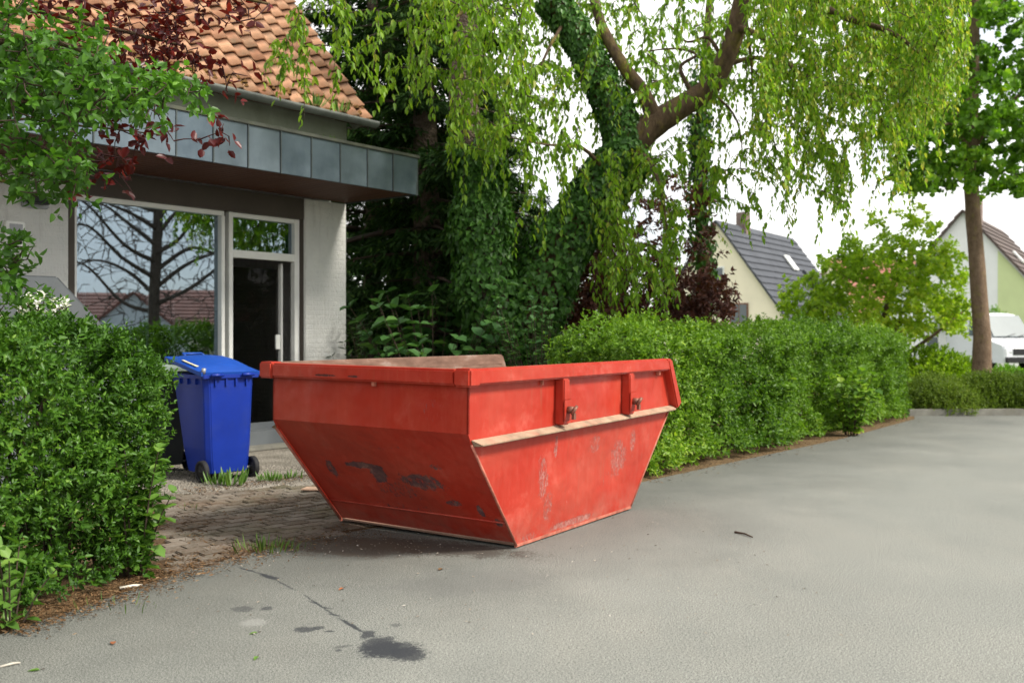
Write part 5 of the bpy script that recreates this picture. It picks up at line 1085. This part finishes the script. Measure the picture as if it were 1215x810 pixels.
tuft('little grass tuft in the asphalt by the left hedge foot', GP(150, 722), 26, .06)
tuft('tiny weed on the paving next to the left hedge', GP(222, 603), 18, .06)
# brown litter along hedge feet and round the paving
Ps = []
for a, b_, n, w in ((edge[2], edge[3], 1900, .11), (edge[3], edge[4], 2200, .12), (edge[4], edge[5], 1300, .15), (edge[5], edge[6], 800, .14), (edge[8], edge[9], 500, .15), (edge[9], edge[10], 500, .14), (edge[10], edge[11], 300, .14), (GP(205, 600), GP(230, 660), 700, .12), (GP(225, 585), GP(380, 566), 1100, .10), (edge[6], edge[7], 900, .3), (GP(300, 600), GP(380, 610), 500, .5)):
    a = np.array(a[:2]); b_ = np.array(b_[:2]); f = rng.uniform(0, 1, n)[:, None]; d = nrm(b_ - a); q = a + (b_ - a) * f + np.array([-d[1], d[0]]) * rng.normal(0.03, w, n)[:, None]; Ps.append(np.column_stack([q, np.full(n, .014)]))
P = np.concatenate(Ps); n = len(P)
o = foliage(None, (P, rng.normal(0, 1, (n, 3)) * [1, 1, .12], rng.normal(0, .3, (n, 3)) + [0, 0, 1], np.where(rng.random(n) < .12, rng.uniform(.02, .042, n), rng.uniform(.008, .024, n))), M['l_litter'], 'leaf_litter', .32); tag(o, 'brown dry needles and leaves along hedge feet and paving', 'leaf litter', kind='stuff')
n = 420; P = np.stack([rng.uniform(-2.0, 1.6, n), rng.uniform(4.4, 8.2, n), np.full(n, .006)], 1); P = np.concatenate([P, np.stack([rng.normal(-.85, .45, 260), rng.normal(6.35, .25, 260), np.full(260, .006)], 1)]); n = len(P)
o = foliage(None, (P, rng.normal(0, 1, (n, 3)) * [1, 1, .05], rng.normal(0, .15, (n, 3)) + [0, 0, 1], rng.uniform(.006, .02, n)), M['white_petal'] and leafmat('pale_crumbs', (.12, .09, .07), (.30, .26, .21), (.50, .47, .42), .9, 0.0, .1), 'crumbs', .6, tone=rng.uniform(0, 1, n)); tag(o, 'scattered pale crumbs and petals on the asphalt near the skip', 'debris', kind='stuff')
def stick(name, label, a, b, r, mat, catg):
    a, b = GP(*a), GP(*b); m1 = (a + b) / 2 + [.01, .006, .004]; o = MB().tube([a + [0, 0, r], m1 + [0, 0, r], b + [0, 0, r]], [r, r * .9, r * .6], 7).build(name, mat); tag(o, label, catg)
stick('twig', 'dark twig lying alone on the open road right of the skip', (872, 632), (893, 638), .007, M['twig'], 'twig')
stick('stick', 'short bleached stick at the foot of the left hedge', (142, 700), (169, 696), .010, M['white_stick'], 'stick')
stick('straw', 'pale straw on the road in the lower left corner', (0, 792), (24, 787), .005, M['white_stick'], 'straw')
c = GP(372, 581, .02); o = MB().prism([c + np.array(q) for q in ((-.11, -.02, .0), (-.02, -.06, .0), (.12, -.04, .0), (.10, .06, .01), (-.07, .05, .01))], (0, 0, .012)).build('board_scrap', M['cardboard'], bevel=.004); tag(o, 'pale brown board scrap on the paving beside the skip', 'scrap')
lm_ = MB()
def dead(label, u, v_, l, mat):
    t = thing('fallen_leaf', label, 'leaf', tuple(GP(u, v_, .004)), random.uniform(0, 6), 'fallen leaves on the road'); V = leaf_verts((np.zeros((1, 3)), np.array([[1., 0, 0.1]]), np.array([[0, 0, 1.]]), np.array([l])), .5, 'leaf')
    o = bpy.data.objects.new('blade', fast_mesh('blade', V, mat, np.array([.6]))); C.objects.link(o); o.parent = t; MB().tube([(0, 0, .002), (-l * .35, 0, .004)], .0015, 4).build('stalk', M['twig'], t)
dead('reddish brown fallen leaf on the asphalt below the left hedge', 134, 764, .055, M['dead_leaf']); dead('yellow green fallen leaf by the lower left edge', 48, 794, .05, M['l_weed']); dead('small reddish leaf on the asphalt in front of the skip', 408, 697, .045, M['dead_leaf'])
dead('curled tan leaf on the asphalt below the skip end', 521, 676, .06, M['l_litter']); dead('yellow green fallen leaf nearer the dark oil stain', 306, 778, .045, M['l_weed']); dead('small green fallen leaf beside the white smear', 306, 750, .04, M['l_weed'])
# plants on the gutter and canopy
def gpt(u, v_, y):
    t = fac(u, y); return np.array([*(F0 + FD * t + FE * y), zat(u, v_, y)])
def roofpt(u, y, z):
    t = fac(u, y); return np.array([*(F0 + FD * t + FE * y), z])
for p, n, lab in ((roofpt(372, ey - .06, ez + .02), 40, 'weed growing out of the gutter, left of the ferns'), (roofpt(402, ey - .06, ez + .02), 34, 'weed growing in the gutter near its end'), (roofpt(388, -.7, ZF + .012), 40, 'small weeds on the canopy roof under the gutter')):
    tuft(lab, p, n, .17, 'l_weed', .16, True)
